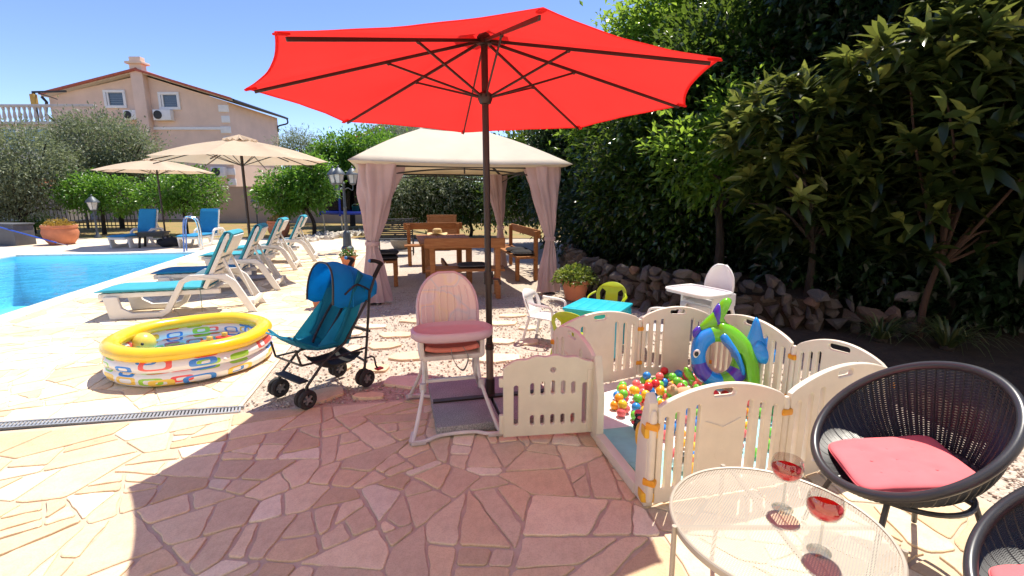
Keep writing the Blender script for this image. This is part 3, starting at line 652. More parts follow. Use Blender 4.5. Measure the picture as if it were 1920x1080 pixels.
L_ci = leafmat('citrus_leaf', [(0, (.025, .075, .012)), (.45, (.05, .15, .018)), (.8, (.10, .24, .03)), (1, (.2, .32, .05))], .4, (.3, .55, .05), .35)
L_la = leafmat('laurel_leaf', [(0, (.014, .04, .008)), (.45, (.035, .09, .015)), (.8, (.08, .17, .025)), (1, (.17, .25, .04))], .5, (.5, .72, .07), .22)
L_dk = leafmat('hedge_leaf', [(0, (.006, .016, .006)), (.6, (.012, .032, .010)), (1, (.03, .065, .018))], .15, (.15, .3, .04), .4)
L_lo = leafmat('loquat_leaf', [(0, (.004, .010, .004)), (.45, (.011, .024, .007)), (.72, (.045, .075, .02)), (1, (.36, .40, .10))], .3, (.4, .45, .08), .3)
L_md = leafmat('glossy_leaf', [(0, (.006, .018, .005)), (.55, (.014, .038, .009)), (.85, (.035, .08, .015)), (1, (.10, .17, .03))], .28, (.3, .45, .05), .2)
def EL(x, y, Y, rx, ry, rd):    # ellipsoid from photo pixels at distance Y
    c = D(x, y, Y); k = Y/FPX; return (c.x, c.y, c.z, rx*k, rd, ry*k)
# left garden
def gb(x, Y): return (D(x, 400, Y).x, Y, 0)
tree('olive_tree', 'grey green olive tree at the left edge of the photograph', gb(38, 19), [EL(30, 300, 19, 78, 52, 1.5), EL(60, 340, 19, 58, 48, 1.3), EL(-20, 345, 19, 60, 60, 1.3), EL(10, 380, 19, 45, 26, 1.0)], 560, 46, .15, .05, L_ol, .09, .42, limbs=14)
tree('olive_tree', 'tall olive tree standing in front of the peach house', gb(225, 23), [EL(190, 285, 23, 78, 58, 1.7), EL(245, 300, 23, 55, 55, 1.5), EL(140, 275, 23, 40, 40, 1.2), EL(205, 330, 23, 80, 25, 1.4)], 620, 46, .16, .055, L_ol, .09, .48, limbs=14)
tree('citrus_tree', 'low green citrus tree left of the further parasol', gb(190, 19.5), [EL(165, 362, 19.5, 42, 30, .9), EL(215, 366, 19.5, 38, 32, .9)], 170, 30, .15, .075, L_ci, .07, .26, limbs=10)
tree('citrus_tree', 'rounded green citrus tree behind the two far loungers', gb(345, 19.5), [EL(310, 360, 19.5, 45, 33, 1.), EL(368, 358, 19.5, 44, 36, 1.)], 210, 30, .15, .075, L_ci, .07, .26, limbs=12)
tree('citrus_tree', 'bright green citrus tree between the near parasol and trampoline', gb(586, 19), [EL(535, 362, 19, 44, 34, 1.), EL(585, 345, 19, 38, 45, 1.), EL(560, 325, 19, 30, 25, .8)], 300, 36, .16, .08, L_ci, .07, .28, limbs=12)
tree('fruit_tree', 'broad leafy fruit tree behind the trampoline', gb(660, 25), [EL(640, 285, 25, 42, 26, 1.3), EL(700, 275, 25, 50, 22, 1.3), EL(620, 310, 25, 38, 25, 1.), EL(670, 320, 25, 60, 25, 1.2)], 340, 36, .2, .09, L_ci, .12, .4, limbs=10)
tree('olive_tree', 'feathery grey shrub tree showing between parasol and red umbrella', gb(570, 27), [EL(565, 285, 27, 38, 32, 1.), EL(600, 300, 27, 35, 22, 1.)], 200, 40, .2, .04, L_ol, .06, .45, limbs=12)
tree('olive_tree', 'olive tree in shade behind the gazebo bench', gb(830, 18.5), [EL(770, 362, 18.5, 50, 38, 1.2), EL(830, 355, 18.5, 50, 45, 1.2), EL(880, 345, 18.5, 35, 50, 1.0), EL(745, 250, 30, 38, 18, 1.5)], 480, 44, .15, .055, L_ol, .09, .42, limbs=14)
tree('shrub', 'small round green shrub beside the black fence', gb(60, 20), [EL(62, 413, 20, 22, 16, .4)], 45, 26, .1, .04, L_ci, .03, .15, 'shrub', limbs=5)
# right side: a wall of evergreen trees
tree('laurel_tree', 'tall sunlit green laurel tree rising behind the red umbrella', (3.0, 11.2, .3), [(2.6, 11.0, 3.3, 1.2, 1.1, 1.5), (3.7, 10.6, 4.5, 1.6, 1.2, 1.3), (3.1, 10.6, 2.2, 1.2, 1., 1.2), (2.3, 11.2, 4.3, .8, .8, .8), (4.7, 10.2, 5.3, 1.6, 1.2, 1.2)], 1000, 50, .15, .068, L_la, .16, .40, limbs=20, shell=.45)
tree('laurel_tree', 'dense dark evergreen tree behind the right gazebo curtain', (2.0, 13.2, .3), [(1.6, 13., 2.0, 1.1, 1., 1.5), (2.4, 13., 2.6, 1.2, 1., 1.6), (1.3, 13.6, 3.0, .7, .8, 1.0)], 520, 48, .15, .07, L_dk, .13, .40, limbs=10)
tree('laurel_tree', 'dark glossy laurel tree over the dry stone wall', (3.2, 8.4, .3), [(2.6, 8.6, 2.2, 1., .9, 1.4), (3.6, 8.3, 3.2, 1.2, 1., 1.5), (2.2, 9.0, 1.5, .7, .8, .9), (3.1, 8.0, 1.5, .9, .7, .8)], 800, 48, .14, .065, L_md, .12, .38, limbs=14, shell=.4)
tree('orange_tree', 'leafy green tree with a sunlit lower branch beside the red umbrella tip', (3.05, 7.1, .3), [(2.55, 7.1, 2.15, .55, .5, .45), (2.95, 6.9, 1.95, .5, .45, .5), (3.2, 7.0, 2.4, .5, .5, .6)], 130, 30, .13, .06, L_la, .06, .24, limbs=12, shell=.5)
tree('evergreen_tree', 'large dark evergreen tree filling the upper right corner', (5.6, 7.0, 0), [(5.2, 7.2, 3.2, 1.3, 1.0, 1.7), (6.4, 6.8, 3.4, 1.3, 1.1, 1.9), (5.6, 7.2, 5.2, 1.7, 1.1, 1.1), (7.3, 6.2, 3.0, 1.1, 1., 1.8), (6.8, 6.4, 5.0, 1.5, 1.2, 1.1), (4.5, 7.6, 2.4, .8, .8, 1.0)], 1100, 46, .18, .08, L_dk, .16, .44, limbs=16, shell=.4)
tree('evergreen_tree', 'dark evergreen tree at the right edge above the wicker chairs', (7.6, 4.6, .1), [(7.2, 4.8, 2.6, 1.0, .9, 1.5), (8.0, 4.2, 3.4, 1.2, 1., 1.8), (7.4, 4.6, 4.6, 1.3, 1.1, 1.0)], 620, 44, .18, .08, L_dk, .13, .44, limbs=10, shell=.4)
tree('loquat_tree', 'loquat tree with whorls of long leaves at the red umbrella tip', (3.75, 6.0, .3), [(3.1, 5.9, 2.3, .55, .5, .5), (3.7, 5.8, 2.3, .6, .5, .6), (3.6, 6.0, 1.55, .75, .5, .7), (4.2, 5.8, 1.7, .6, .5, .7)], 230, 12, .28, .088, L_lo, .04, .2, limbs=12, droop=.15, whorl=True, shell=.5)
tree('loquat_tree', 'nearest loquat tree with pale leaf tips and slim brown trunk', (4.55, 5.2, 0), [(4.3, 5.1, 2.8, .4, .4, .5), (4.75, 5.0, 2.2, .8, .6, .8), (4.5, 5.2, 3.2, .35, .35, .5), (5.3, 4.9, 1.7, .7, .5, .7), (4.5, 5.3, 1.4, .7, .5, .6), (3.9, 5.2, 2.9, .5, .4, .4), (5.3, 4.8, 2.9, .6, .5, .5)], 280, 12, .29, .09, L_lo, .032, .2, limbs=12, droop=.15, whorl=True, shell=.5, bark=plain('brown_bark', (.05, .026, .016), .9))
tree('loquat_tree', 'loquat branches hanging in at the right edge of the photograph', (6.3, 4.2, .1), [(5.6, 4.4, 1.9, .7, .6, .7), (6.2, 4.2, 2.5, .6, .6, .8), (5.3, 4.6, 2.7, .5, .5, .5), (6.1, 4.2, 1.5, .6, .5, .5)], 190, 12, .29, .09, L_lo, .035, .2, limbs=10, droop=.15, whorl=True, shell=.5)
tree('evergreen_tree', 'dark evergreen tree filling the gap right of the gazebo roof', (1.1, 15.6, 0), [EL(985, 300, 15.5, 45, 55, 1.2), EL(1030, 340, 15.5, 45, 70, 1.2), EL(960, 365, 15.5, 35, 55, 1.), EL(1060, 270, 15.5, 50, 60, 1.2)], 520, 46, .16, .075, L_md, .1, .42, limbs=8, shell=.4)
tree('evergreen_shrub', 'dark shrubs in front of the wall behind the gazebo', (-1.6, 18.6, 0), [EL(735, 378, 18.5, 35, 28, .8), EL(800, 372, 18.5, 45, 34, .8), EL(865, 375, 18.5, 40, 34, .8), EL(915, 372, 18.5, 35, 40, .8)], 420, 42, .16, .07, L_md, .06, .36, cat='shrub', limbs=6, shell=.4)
tree('evergreen_shrub', 'dark evergreen shrubs added to fill the deep shade behind the dry stone wall', (3.2, 9.0, .3), [(1.9, 10.4, 1.0, .8, .8, .9), (2.5, 9.4, 1.0, .8, .8, .9), (3.4, 8.6, 1.0, .9, .8, .9), (4.3, 7.9, 1.1, .9, .8, 1.0), (2.2, 9.8, 2.0, .8, .8, .8)], 520, 44, .16, .075, L_dk, .05, .38, cat='shrub', limbs=6, shell=.35)  # added leaf masses standing in for the deep shade
tree('evergreen_shrub', 'dark evergreen shrubs added for the deep shade along the wall at far right', (6.0, 6.6, .1), [(5.2, 7.3, 1.1, .9, .8, 1.0), (6.1, 6.6, 1.0, .9, .8, 1.0), (6.9, 5.6, 1.0, .9, .8, 1.0), (7.5, 4.4, 1.1, .8, .8, 1.0), (7.8, 3.3, 1.2, .8, .8, 1.1), (4.9, 6.1, .75, .7, .5, .7), (5.9, 5.5, .7, .8, .5, .7), (4.1, 6.5, .9, .6, .5, .6)], 700, 44, .17, .08, L_dk, .05, .4, cat='shrub', limbs=6, shell=.35)  # added too: dark leaves where only deep shade shows
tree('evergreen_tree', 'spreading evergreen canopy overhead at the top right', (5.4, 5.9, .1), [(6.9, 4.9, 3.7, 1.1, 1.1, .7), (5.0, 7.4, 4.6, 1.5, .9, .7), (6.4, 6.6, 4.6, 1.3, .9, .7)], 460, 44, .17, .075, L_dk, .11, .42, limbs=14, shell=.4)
# strappy plants on the shaded soil
m_strap = leafmat('strap_leaf', [(0, (.03, .05, .015)), (.6, (.06, .085, .03)), (1, (.16, .17, .07))], .2, (.3, .4, .1), .4)
def strappy(x, y, label, n, ln, z=0.):
    c = G(x, y, z); root = thing('strap_leaf_plant', label, 'plant', c); V = []; F = []; rv = []
    for k in range(n):
        a = rnd.uniform(0, 2*PI); L = ln*rnd.uniform(.6, 1.1); sp = rnd.uniform(.3, 1.); w_ = .013; o = len(V); u = Vector((math.cos(a), math.sin(a), 0)); s_ = Vector((-u.y, u.x, 0)); t_ = rnd.random()
        for i in range(6):
            q = i/5; p = u*(.03+L*sp*q*.9)+Vector((0, 0, L*(1.15*q-(.55+.5*sp)*q*q))); V += [p-s_*w_*(1-q*.9), p+s_*w_*(1-q*.9)]; rv += [t_, t_]
        F += [(o+2*i, o+2*i+1, o+2*i+3, o+2*i+2) for i in range(5)]
    link('leaves', npmesh('leaves', np.array([tuple(v) for v in V]), np.array(F), {'rnd': np.array(rv)}, True), m_strap, root)
    mb = MB(); mb.ball((0, 0, .02), (.07, .07, .05)); obj('crown_base', mb, M_BARK, root)
strappy(1650, 640, 'strap leaved plant in shade left of the larger clump', 80, .6)
strappy(1775, 655, 'larger strap leaved clump in shade behind the wicker chair', 110, .72)
strappy(1715, 590, 'strap leaved plant furthest back on the shaded soil', 70, .55)
# ================================================================ RED UMBRELLA
m_brown = plain('umbrella_metal', (.045, .032, .028), .38, .5); m_sleeve = plain('sleeve_bronze', (.23, .19, .16), .35, .7)
m_red = cloth('red_canvas', (.80, .028, .026), .40, (.93, .042, .036), .9, .05, 3., 900, .05)
UB = Vector((-.163, 3.42, 0)); um = thing('sun_umbrella', 'large open red sun umbrella with dark pole and eight ribs', 'umbrella', UB)
TIPS = [Vector(p)-UB for p in ((-1.008, 2.213, 2.217), (-1.652, 3.163, 2.182), (-1.434, 4.29, 2.149), (-.483, 4.933, 2.138), (.644, 4.716, 2.154), (1.287, 3.765, 2.189), (1.07, 2.639, 2.222), (.119, 1.996, 2.234))]
HUB = Vector((-.186, 3.476, 2.577))-UB; ax = HUB.normalized(); RUN = ax*2.22
cc = sum(TIPS, Vector())/8
TOP = HUB+ax*.05
mb = MB(); NS = 10; NR = 12   # canopy: straight seams along the ribs, panels slightly hollow, edges scalloped
def canv(u, v):
    k = u*8; i = int(k) % 8; s = k-int(k); a, b = TIPS[i]+ax*.028, TIPS[(i+1) % 8]+ax*.028; e = a.lerp(b, s); bow = 4*s*(1-s)
    e = e+(cc-e)*.042*bow; r = .05+.95*v; p = TOP.lerp(e, r); p = p-ax*(.05*bow*r*(1-r)*2.0)+ax*(0.0018*math.sin(s*PI*6+i)*bow*r**3+.004*math.sin(r*23+i*2.1)*bow*r); return tuple(p)
NS = 14; NR = 24; mb.grid(canv, 8*NS, NR, cu=True); can = obj('canopy', mb, m_red, um, ang=50)
mb = MB()
def vent(u, v):
    k = u*8; i = int(k) % 8; s = k-int(k); e = (TIPS[i].lerp(TIPS[(i+1) % 8], s)); p = (TOP+ax*.07).lerp(TOP.lerp(e, .13)+ax*.075, .05+.95*v); return tuple(p)
mb.grid(vent, 48, 4, cu=True); obj('vent_cap', mb, m_red, can, ang=50)
mb = MB()      # doubled hem round the edge
def hem(u, v):
    p = Vector(canv(u, 1.)); q = Vector(canv(u, .988)); return tuple(p.lerp(q, v)-ax*.003)
mb.grid(hem, 80, 2, cu=True); obj('hem', mb, m_red, can)
for k in range(8):      # hem pockets at each tip
    mb = MB(); q = TIPS[k]; d = (q-TOP).normalized(); mb.bar(q-d*.07+ax*.014, q+d*.004+ax*.018, .03, .010, ax); obj('tip_pocket', mb, m_red, can, .006)
mb = MB(); mb.tube([ax*.02, ax*.45], .0275, 16); obj('lower_pole', mb, m_sleeve, um); mb = MB(); mb.tube([ax*.44, HUB+ax*.02], .0235, 16); po = obj('pole', mb, m_brown, um)
mb = MB(); mb.lathe([(.0, 0), (.033, 0), (.033, .03), (.027, .035), (.027, .05)], 16, ax*.44); obj('pole_joint', mb, m_brown, po)
mb = MB(); mb.lathe([(.024, 0), (.036, 0), (.036, .09), (.024, .09)], 14, ax*.93); mb.tube([ax*.97+Vector((.03, -.02, 0)), ax*.97+Vector((.075, -.04, 0)), ax*.93+Vector((.09, -.05, 0))], .009); obj('crank', mb, m_brown, um)
mb = MB(); mb.lathe([(.02, -.03), (.05, -.025), (.05, .02), (.03, .045), (0, .05)], 16, HUB); obj('hub', mb, m_brown, um)
mb = MB(); mb.lathe([(.026, -.05), (.038, -.045), (.05, -.015), (.05, .015), (.03, .03)], 16, RUN); obj('runner', mb, m_brown, um)
for k in range(8):
    d = (TIPS[k]-HUB); p0 = HUB+d*.03; p1 = HUB+d*.965-ax*.004; mb = MB(); mb.bar(p0, p1, .011, .02, ax); rb = obj('rib', mb, m_brown, um, .003)
    q = HUB+d*.42-ax*.012; r0 = RUN+Vector((d.x, d.y, 0)).normalized()*.045; mb = MB(); mb.bar(r0, q, .011, .014, ax); mb.ball(q, .013, 8, 6); obj('strut', mb, m_brown, um, .002)
# granite weights on the cross foot
t = NT('granite'); t.col(t.mix(.6, t.ramp(t.noise(150, 4, .7), [(.40, (.05, .05, .055)), (.5, (.30, .30, .30)), (.58, (.55, .54, .52))]), t.ramp(t.noise(6, 5), [(.3, (.17, .17, .18)), (.7, (.30, .29, .29))]))); t.set(Roughness=.75); t.bump(t.noise(200, 3), .3, .003); m_gran = t.m
ang = math.atan2(.102, .428); e1 = Vector((math.cos(ang), math.sin(ang), 0)); e2 = Vector((-e1.y, e1.x, 0)); sc = UB
ft = thing('umbrella_stand', 'four speckled grey granite slabs weighing down the umbrella foot', 'umbrella base', (sc.x, sc.y, .012), ang)
for i, (sx, sy) in enumerate(((-1, -1), (1, -1), (-1, 1), (1, 1))):
    mb = MB(); mb.box((sx*.225, sy*.205-.03, .037), (.428, .39, .06)); obj('granite_slab', mb, m_gran, ft, .006)
mb = MB(); mb.box((0, -.03, .075), (.86, .05, .012)); mb.lathe([(.05, .005), (.05, .07), (.034, .085), (.034, .2)], 16); obj('cross_foot', mb, m_brown, ft)
# ================================================================ GAZEBO
m_cream = cloth('cream_canvas', (.80, .74, .63), .34, (.82, .70, .52), .9, .05, 3., 500, .06); m_curt = cloth('mauve_curtain', (.66, .49, .48), .4, (.7, .52, .51), .9, .12, 3., 400, .08)
gy = R(17); ge1 = Vector((math.cos(gy), math.sin(gy), 0)); ge2 = Vector((-ge1.y, ge1.x, 0)); GF = Vector((-2.0, 6.9, 0)); GW, GD = 2.72, 2.9
gz = thing('gazebo', 'cream canvas garden gazebo with mauve tied curtains', 'gazebo', GF, gy)
for x, y in ((0, 0), (GW, 0), (GW, GD), (0, GD)):
    mb = MB(); mb.box((x, y, 1.0), (.07, .07, 2.0)); mb.box((x, y, .006), (.16, .16, .014)); obj('post', mb, m_dark, gz, .006)
o_ = .26; ze, zp = 2.02, 2.84; ctr = Vector((GW/2, GD/2, 0)); cor = [Vector((-o_, -o_, ze)), Vector((GW+o_, -o_, ze)), Vector((GW+o_, GD+o_, ze)), Vector((-o_, GD+o_, ze))]; tp = Vector((GW/2, GD/2, zp))
mb = MB()
def roofp(u, v):
    k = u*4; i = int(k) % 4; s = k-int(k); e = cor[i].lerp(cor[(i+1) % 4], s); bow = 4*s*(1-s); e = e+(Vector((ctr.x, ctr.y, ze))-e)*.05*bow-Vector((0, 0, .02*bow)); p = tp.lerp(e, .2+.8*v); p.z += .045*math.sin(PI*v)*(1-.3*bow); return tuple(p)
mb.grid(roofp, 64, 10, cu=True); rfc = obj('roof_canvas', mb, m_cream, gz, ang=40); solid(rfc, .004)
mb = MB()
def val(u, v):
    k = u*4; i = int(k) % 4; s = k-int(k); e = cor[i].lerp(cor[(i+1) % 4], s); bow = 4*s*(1-s); e = e+(Vector((ctr.x, ctr.y, ze))-e)*.05*bow-Vector((0, 0, .02*bow)); f_ = Vector((ctr.x, ctr.y, e.z)); p = e+(f_-e)*.06*v; p.z -= .035*v; return tuple(p)
mb.grid(val, 64, 3, cu=True); obj('valance', mb, m_cream, rfc)
mb = MB()
def cap(u, v):
    k = u*4; i = int(k) % 4; s = k-int(k); e = tp.lerp(cor[i].lerp(cor[(i+1) % 4], s), .3)+Vector((0, 0, .06)); return tuple((tp+Vector((0, 0, .1))).lerp(e, .02+.98*v))
mb.grid(cap, 32, 4, cu=True); obj('vent_roof', mb, m_cream, rfc)
mb = MB(); P4 = [(0, 0), (GW, 0), (GW, GD), (0, GD)]
for i in range(4):
    a, b = Vector((*P4[i], 1.97)), Vector((*P4[(i+1) % 4], 1.97)); mb.bar(a, b, .025, .03)
    n_ = 10; pts = [a.lerp(b, k/n_)-Vector((0, 0, .16-.13*math.sin(PI*k/n_))) for k in range(n_+1)]; mb.tube(pts, .011, 6); m_ = a.lerp(b, .5); mb.bar(m_, m_-Vector((0, 0, .1)), .02, .02)
    mb.bar((*P4[i], 1.98), tp-Vector((0, 0, .06)), .03, .03)
obj('roof_frame', mb, m_dark, gz)
def curtain(x, y, wtop, seed, zt=1.985, zmid=.88, side=(1, 0)):
    r = random.Random(seed); ph = [r.uniform(0, 6) for _ in range(4)]; ux, uy = side
    def fn(u, v):   # v 0 top .. 1 bottom ; gathered at zmid
        z = zt*(1-v)+.03*v; g_ = abs(z-zmid)/(zt-zmid) if z > zmid else abs(z-zmid)/zmid*.55
        wd = wtop*(.2+.8*min(1, g_)**.8); a = u*2*PI; k = 1+.20*math.sin(a*6+ph[0]+v*2.2+.6*math.sin(a*2+ph[2]))*(.5+.5*min(1, g_))+.11*math.sin(a*11+ph[1]-v*4+math.sin(v*9+ph[3]))+.05*math.sin(v*21+a*3)
        sw_ = (1-min(1, g_))*-.0; X = wd*.5*math.cos(a)*k; Y = (.05+.10*min(1, g_))*math.sin(a)*k
        sh = (ux*wtop*.28*min(1., g_) if z > zmid else ux*wtop*.10*g_); return (x+X+sh, y+Y+uy*.05, z)
    mb = MB(); mb.grid(fn, 72, 26, cu=True); o = obj('curtain', mb, m_curt, gz, ang=70)
    mb = MB(); mb.lathe([(wtop*.115+.03, -.03), (wtop*.13+.03, 0), (wtop*.115+.03, .03)], 18, (x, y, zmid), cap=False); mb.warp(lambda a_, b_, c_: (a_, y+(b_-y)*.8, c_)); obj('tie_band', mb, m_curt, o)
curtain(.0, .0, .56, 1, side=(1, 0)); curtain(GW, .0, .52, 2, side=(-1, 0)); curtain(GW, GD, .4, 3, side=(-1, 0)); curtain(0, GD, .4, 4, side=(1, 0))
# ---- furniture under the gazebo
t = NT('larch_wood'); wv = t.noise(3, 6, .6, t.coord('Object', (1.5, 14, 14)), .6); t.col(t.ramp(wv, [(.3, (.25, .095, .034)), (.55, (.34, .145, .052)), (.75, (.41, .195, .078))])); t.set(Roughness=.7); t.b.inputs['Specular IOR Level'].default_value = .2; t.bump(wv, .15, .004); m_wood = t.m
m_pad = cloth('black_cushion', (.028, .027, .03), rough=.9)
fy = R(13)
def planks(name, x0, x1, ys, z, th, par, gap=.006):
    for y0, y1 in zip(ys, ys[1:]):
        mb = MB(); mb.box(((x0+x1)/2, (y0+y1)/2, z), (x1-x0, y1-y0-gap, th)); obj(name, mb, m_wood, par, .006)
tb = thing('garden_table', 'orange brown wooden dining table under the gazebo', 'table', (-1.28, 9.15, 0), fy+PI/2)
planks('tabletop_plank', -.95, .95, [-.5+.2*k for k in range(6)], .74, .04, tb)
for sx in (-1, 1):
    for sy in (-1, 1): mb = MB(); mb.box((sx*.72, sy*.36, .36), (.1, .1, .72)); obj('leg', mb, m_wood, tb, .008)
    mb = MB(); mb.box((sx*.72, 0, .66), (.05, .62, .1)); obj('crossbar', mb, m_wood, tb, .005)
mb = MB(); mb.box((0, 0, .25), (1.36, .05, .1)); obj('stretcher', mb, m_wood, tb, .005)
def bench(label, loc, rz, L=1.25, back=.93, posts=True):
    b_ = thing('garden_bench', label, 'bench', loc, rz, 'wooden benches round the gazebo table')
    planks('seat_plank', -L/2, L/2, [-.2, 0, .2], .44, .04, b_)
    for sx in (-1, 1):
        for sy in (-1, 1):
            top_ = back-.02 if sy < 0 else .42; mb = MB(); mb.box((sx*(L/2-.11), sy*.16-(.03 if sy < 0 else 0), top_/2), (.08, .07, top_)); obj('leg', mb, m_wood, b_, .006)
    mb = MB(); mb.box((0, -.235, back-.07), (L, .035, .15)); obj('backrest_plank', mb, m_wood, b_, .008); return b_
bench('wooden bench with its back to the camera, nearest in the gazebo', (-.72, 7.42, 0), R(5), 1.2); bench('wooden bench on the far side of the gazebo table', (-1.78, 11.05, 0), fy+PI, 1.35)
bench('wooden bench along the left side of the gazebo table', (-2.32, 8.85, 0), fy-PI/2, 1.5); bench('wooden bench along the right side of the gazebo table', (.02, 9.85, 0), fy+PI/2, 2.3)
def pad(label, p, rz, d=(.42, .4, .08)):
    o = thing('seat_cushion', label, 'cushion', p, rz, 'black cushions on the gazebo benches'); mb = MB()
    mb.ball((0, 0, d[2]/2), (1, 1, 1), 20, 10); mb.warp(lambda x, y, z: (math.copysign(abs(x)**.45, x)*d[0]/2, math.copysign(abs(y)**.45, y)*d[1]/2, d[2]/2+(z-d[2]/2)*d[2]/2)); obj('pad', mb, m_pad, o)
    mb = MB(); P = [(math.copysign(abs(math.cos(a))**.45, math.cos(a))*d[0]/2, math.copysign(abs(math.sin(a))**.45, math.sin(a))*d[1]/2, d[2]/2) for a in [2*PI*k/32 for k in range(32)]]; mb.tube(P, .006, 5, closed=True); obj('piping', mb, plain('grey_piping', (.12, .12, .12), .8), o)
fz = .462
lb = Vector((-2.32, 8.85, 0)); ld = Vector((-math.sin(fy), math.cos(fy), 0))
pad('upper black cushion of the pair stacked on the left bench', lb-ld*.5+Vector((.02, 0, fz+.085)), fy); pad('lower black cushion of the pair stacked on the left bench', lb-ld*.5+Vector((0, 0, fz)), fy+.1)
pad('black cushion lying on the bench nearest the camera', Vector((-.62, 7.46, fz)), R(8), (.46, .34, .07)); rb_ = Vector((.02, 9.85, 0))
pad('near black cushion on the right hand bench', rb_-ld*.85+Vector((0, 0, fz)), fy, (.42, .42, .09)); pad('second black cushion further along the right hand bench', rb_-ld*.35+Vector((0, 0, fz)), fy, (.42, .42, .09))
ht = thing('straw_hat', 'woven straw sun hat lying on the gazebo table', 'hat', G(820, 439, .765)); m_straw = plain('straw', (.55, .40, .20), .8, var=.2, scale=60, bump=.4, bscale=150)
mb = MB(); mb.lathe([(.20, .012), (.19, .0), (.15, .012), (.10, .02), (.092, .06), (.085, .1), (.06, .12), (0, .122)], 28); mb.warp(lambda x, y, z: (x*1.05, y, z+.02*math.sin(3*math.atan2(y, x))*(math.hypot(x, y)/.2)**3)); obj('brim_and_crown', mb, m_straw, ht)
mb = MB(); mb.lathe([(.094, .03), (.096, .045), (.093, .06)], 28, cap=False); obj('hat_band', mb, plain('hat_band', (.16, .1, .05), .8), ht)
cb = thing('wooden_cabinet', 'square wooden cabinet board behind the gazebo', 'cabinet', (-2.05, 14.2, 0), R(4)); mb = MB(); mb.box((0, 0, .55), (.85, .05, .85)); obj('panel', mb, m_wood, cb, .01); mb = MB()
for s in (-1, 1): mb.box((s*.38, 0, .5), (.06, .08, 1.0)); mb.box((0, 0, .55+s*.42), (.86, .07, .06))
obj('frame', mb, m_wood, cb, .005)
bc = thing('black_garden_chair', 'black metal framed garden chair behind the gazebo', 'chair', (-3.05, 12.6, 0), R(10)); mb = MB()
for s in (-1, 1): mb.tube([(s*.45, 0, 0), (s*.45, 0, .95)], .016); mb.tube([(s*.45, .5, 0), (s*.45, .5, .42), (s*.45, 0, .42)], .016)
mb.tube([(-.45, 0, .95), (.45, 0, .95)], .016); mb.tube([(-.45, .5, .42), (.45, .5, .42)], .016); mb.tube([(-.45, 0, .12), (.45, 0, .12)], .016); obj('frame', mb, m_dark, bc)
mb = MB()
for k in range(9): mb.box((0, 0, .48+k*.05), (.88, .012, .036))
obj('backrest', mb, plain('black_mesh', (.02, .02, .02), .8), bc); mb = MB(); mb.box((0, .25, .425), (.86, .48, .02)); obj('seat', mb, plain('black_mesh', (0, 0, 0)), bc)
bs = thing('wicker_basket', 'round grey basket on the ground behind the gazebo table', 'basket', G(752, 466)); mb = MB(); mb.lathe([(0, .0), (.2, 0), (.28, .14), (.31, .26), (.29, .26), (.26, .14), (.18, .02), (0, .02)], 24); obj('bowl', mb, plain('basket_grey', (.26, .23, .18), .9, var=.3, scale=50, bump=.4), bs); mb = MB(); mb.tube(arc3 := [(.3*math.cos(a), 0, .25+.2*math.sin(a)) for a in [PI*k/10 for k in range(11)]], .012); obj('handle', mb, m_dark, bs)
# ================================================================ LAMP POSTS, TRAMPOLINE
m_lamp = plain('lamp_grey', (.085, .10, .115), .5, .4); m_lglass = plain('lamp_glass', (.55, .56, .55), .2)
def lantern(par, x, y, z, s=1.):
    mb = MB(); mb.lathe([(.02*s, -.02*s), (.06*s, 0), (.075*s, .02*s)], 8, (x, y, z)); mb.lathe([(.15*s, .2*s), (.13*s, .24*s), (.05*s, .33*s), (.015*s, .35*s), (.02*s, .38*s), (0, .4*s)], 8, (x, y, z))
    for k in range(6): a = 2*PI*k/6; mb.bar((x+.075*s*math.cos(a), y+.075*s*math.sin(a), z+.01), (x+.125*s*math.cos(a), y+.125*s*math.sin(a), z+.2*s), .01, .01)
    o = obj('lantern', mb, m_lamp, par); mb = MB(); mb.lathe([(.065*s, .015*s), (.115*s, .2*s)], 6, (x, y, z)); obj('lamp_glass', mb, m_lglass, o, smooth=False)
lp = thing('lamp_post', 'grey cast lamp post with three lanterns by the left gazebo curtain', 'lamp post', G(652, 471))
mb = MB(); mb.lathe([(.17, 0), (.17, .1), (.12, .16), (.1, .5), (.085, .55), (.05, .58), (.042, 1.2), (.05, 1.22), (.036, 1.26), (.034, 1.85), (.05, 1.88), (0, 1.95)], 16); obj('post', mb, m_lamp, lp); mb = MB()
for a in (R(175), R(-5), R(-95)): mb.tube(smoothpath([(0, 0, 1.7), (.12*math.cos(a), .12*math.sin(a), 1.76), (.25*math.cos(a), .25*math.sin(a), 1.70), (.27*math.cos(a), .27*math.sin(a), 1.84)], 5), .015, 6)
obj('arms', mb, m_lamp, lp)
for a in (R(175), R(-5), R(-95)): lantern(lp, .27*math.cos(a), .27*math.sin(a), 1.86, 1.25)
for (x, y, lab, h_) in ((184, 446, 'small single garden lamp left of the far lounger', 1.0), (484, 428, 'small single garden lamp behind the row of loungers', .95)):
    o = thing('garden_lamp', lab, 'lamp', G(x, y), 0, 'small garden lamps'); mb = MB(); mb.lathe([(.12, 0), (.1, .08), (.05, .14), (.035, .3), (.035, h_)], 12); obj('post', mb, m_lamp, o); lantern(o, 0, 0, h_, 1.5)
m_blue = plain('trampoline_blue', (.01, .04, .42), .5); tr = thing('trampoline', 'blue padded trampoline with dark safety net', 'trampoline', (D(672, 400, 22).x, 22, 0)); mb = MB(); RT = 1.5; ZT = .82
mb.tube([(RT*math.cos(2*PI*k/40), RT*math.sin(2*PI*k/40), ZT) for k in range(40)], .07, 8, closed=True); obj('padding', mb, m_blue, tr); mb = MB(); mb.lathe([(0, ZT-.02), (RT, ZT-.02), (RT, ZT-.05), (0, ZT-.05)], 40); obj('jumping_mat', mb, plain('black_mat', (.015, .015, .015), .8), tr)
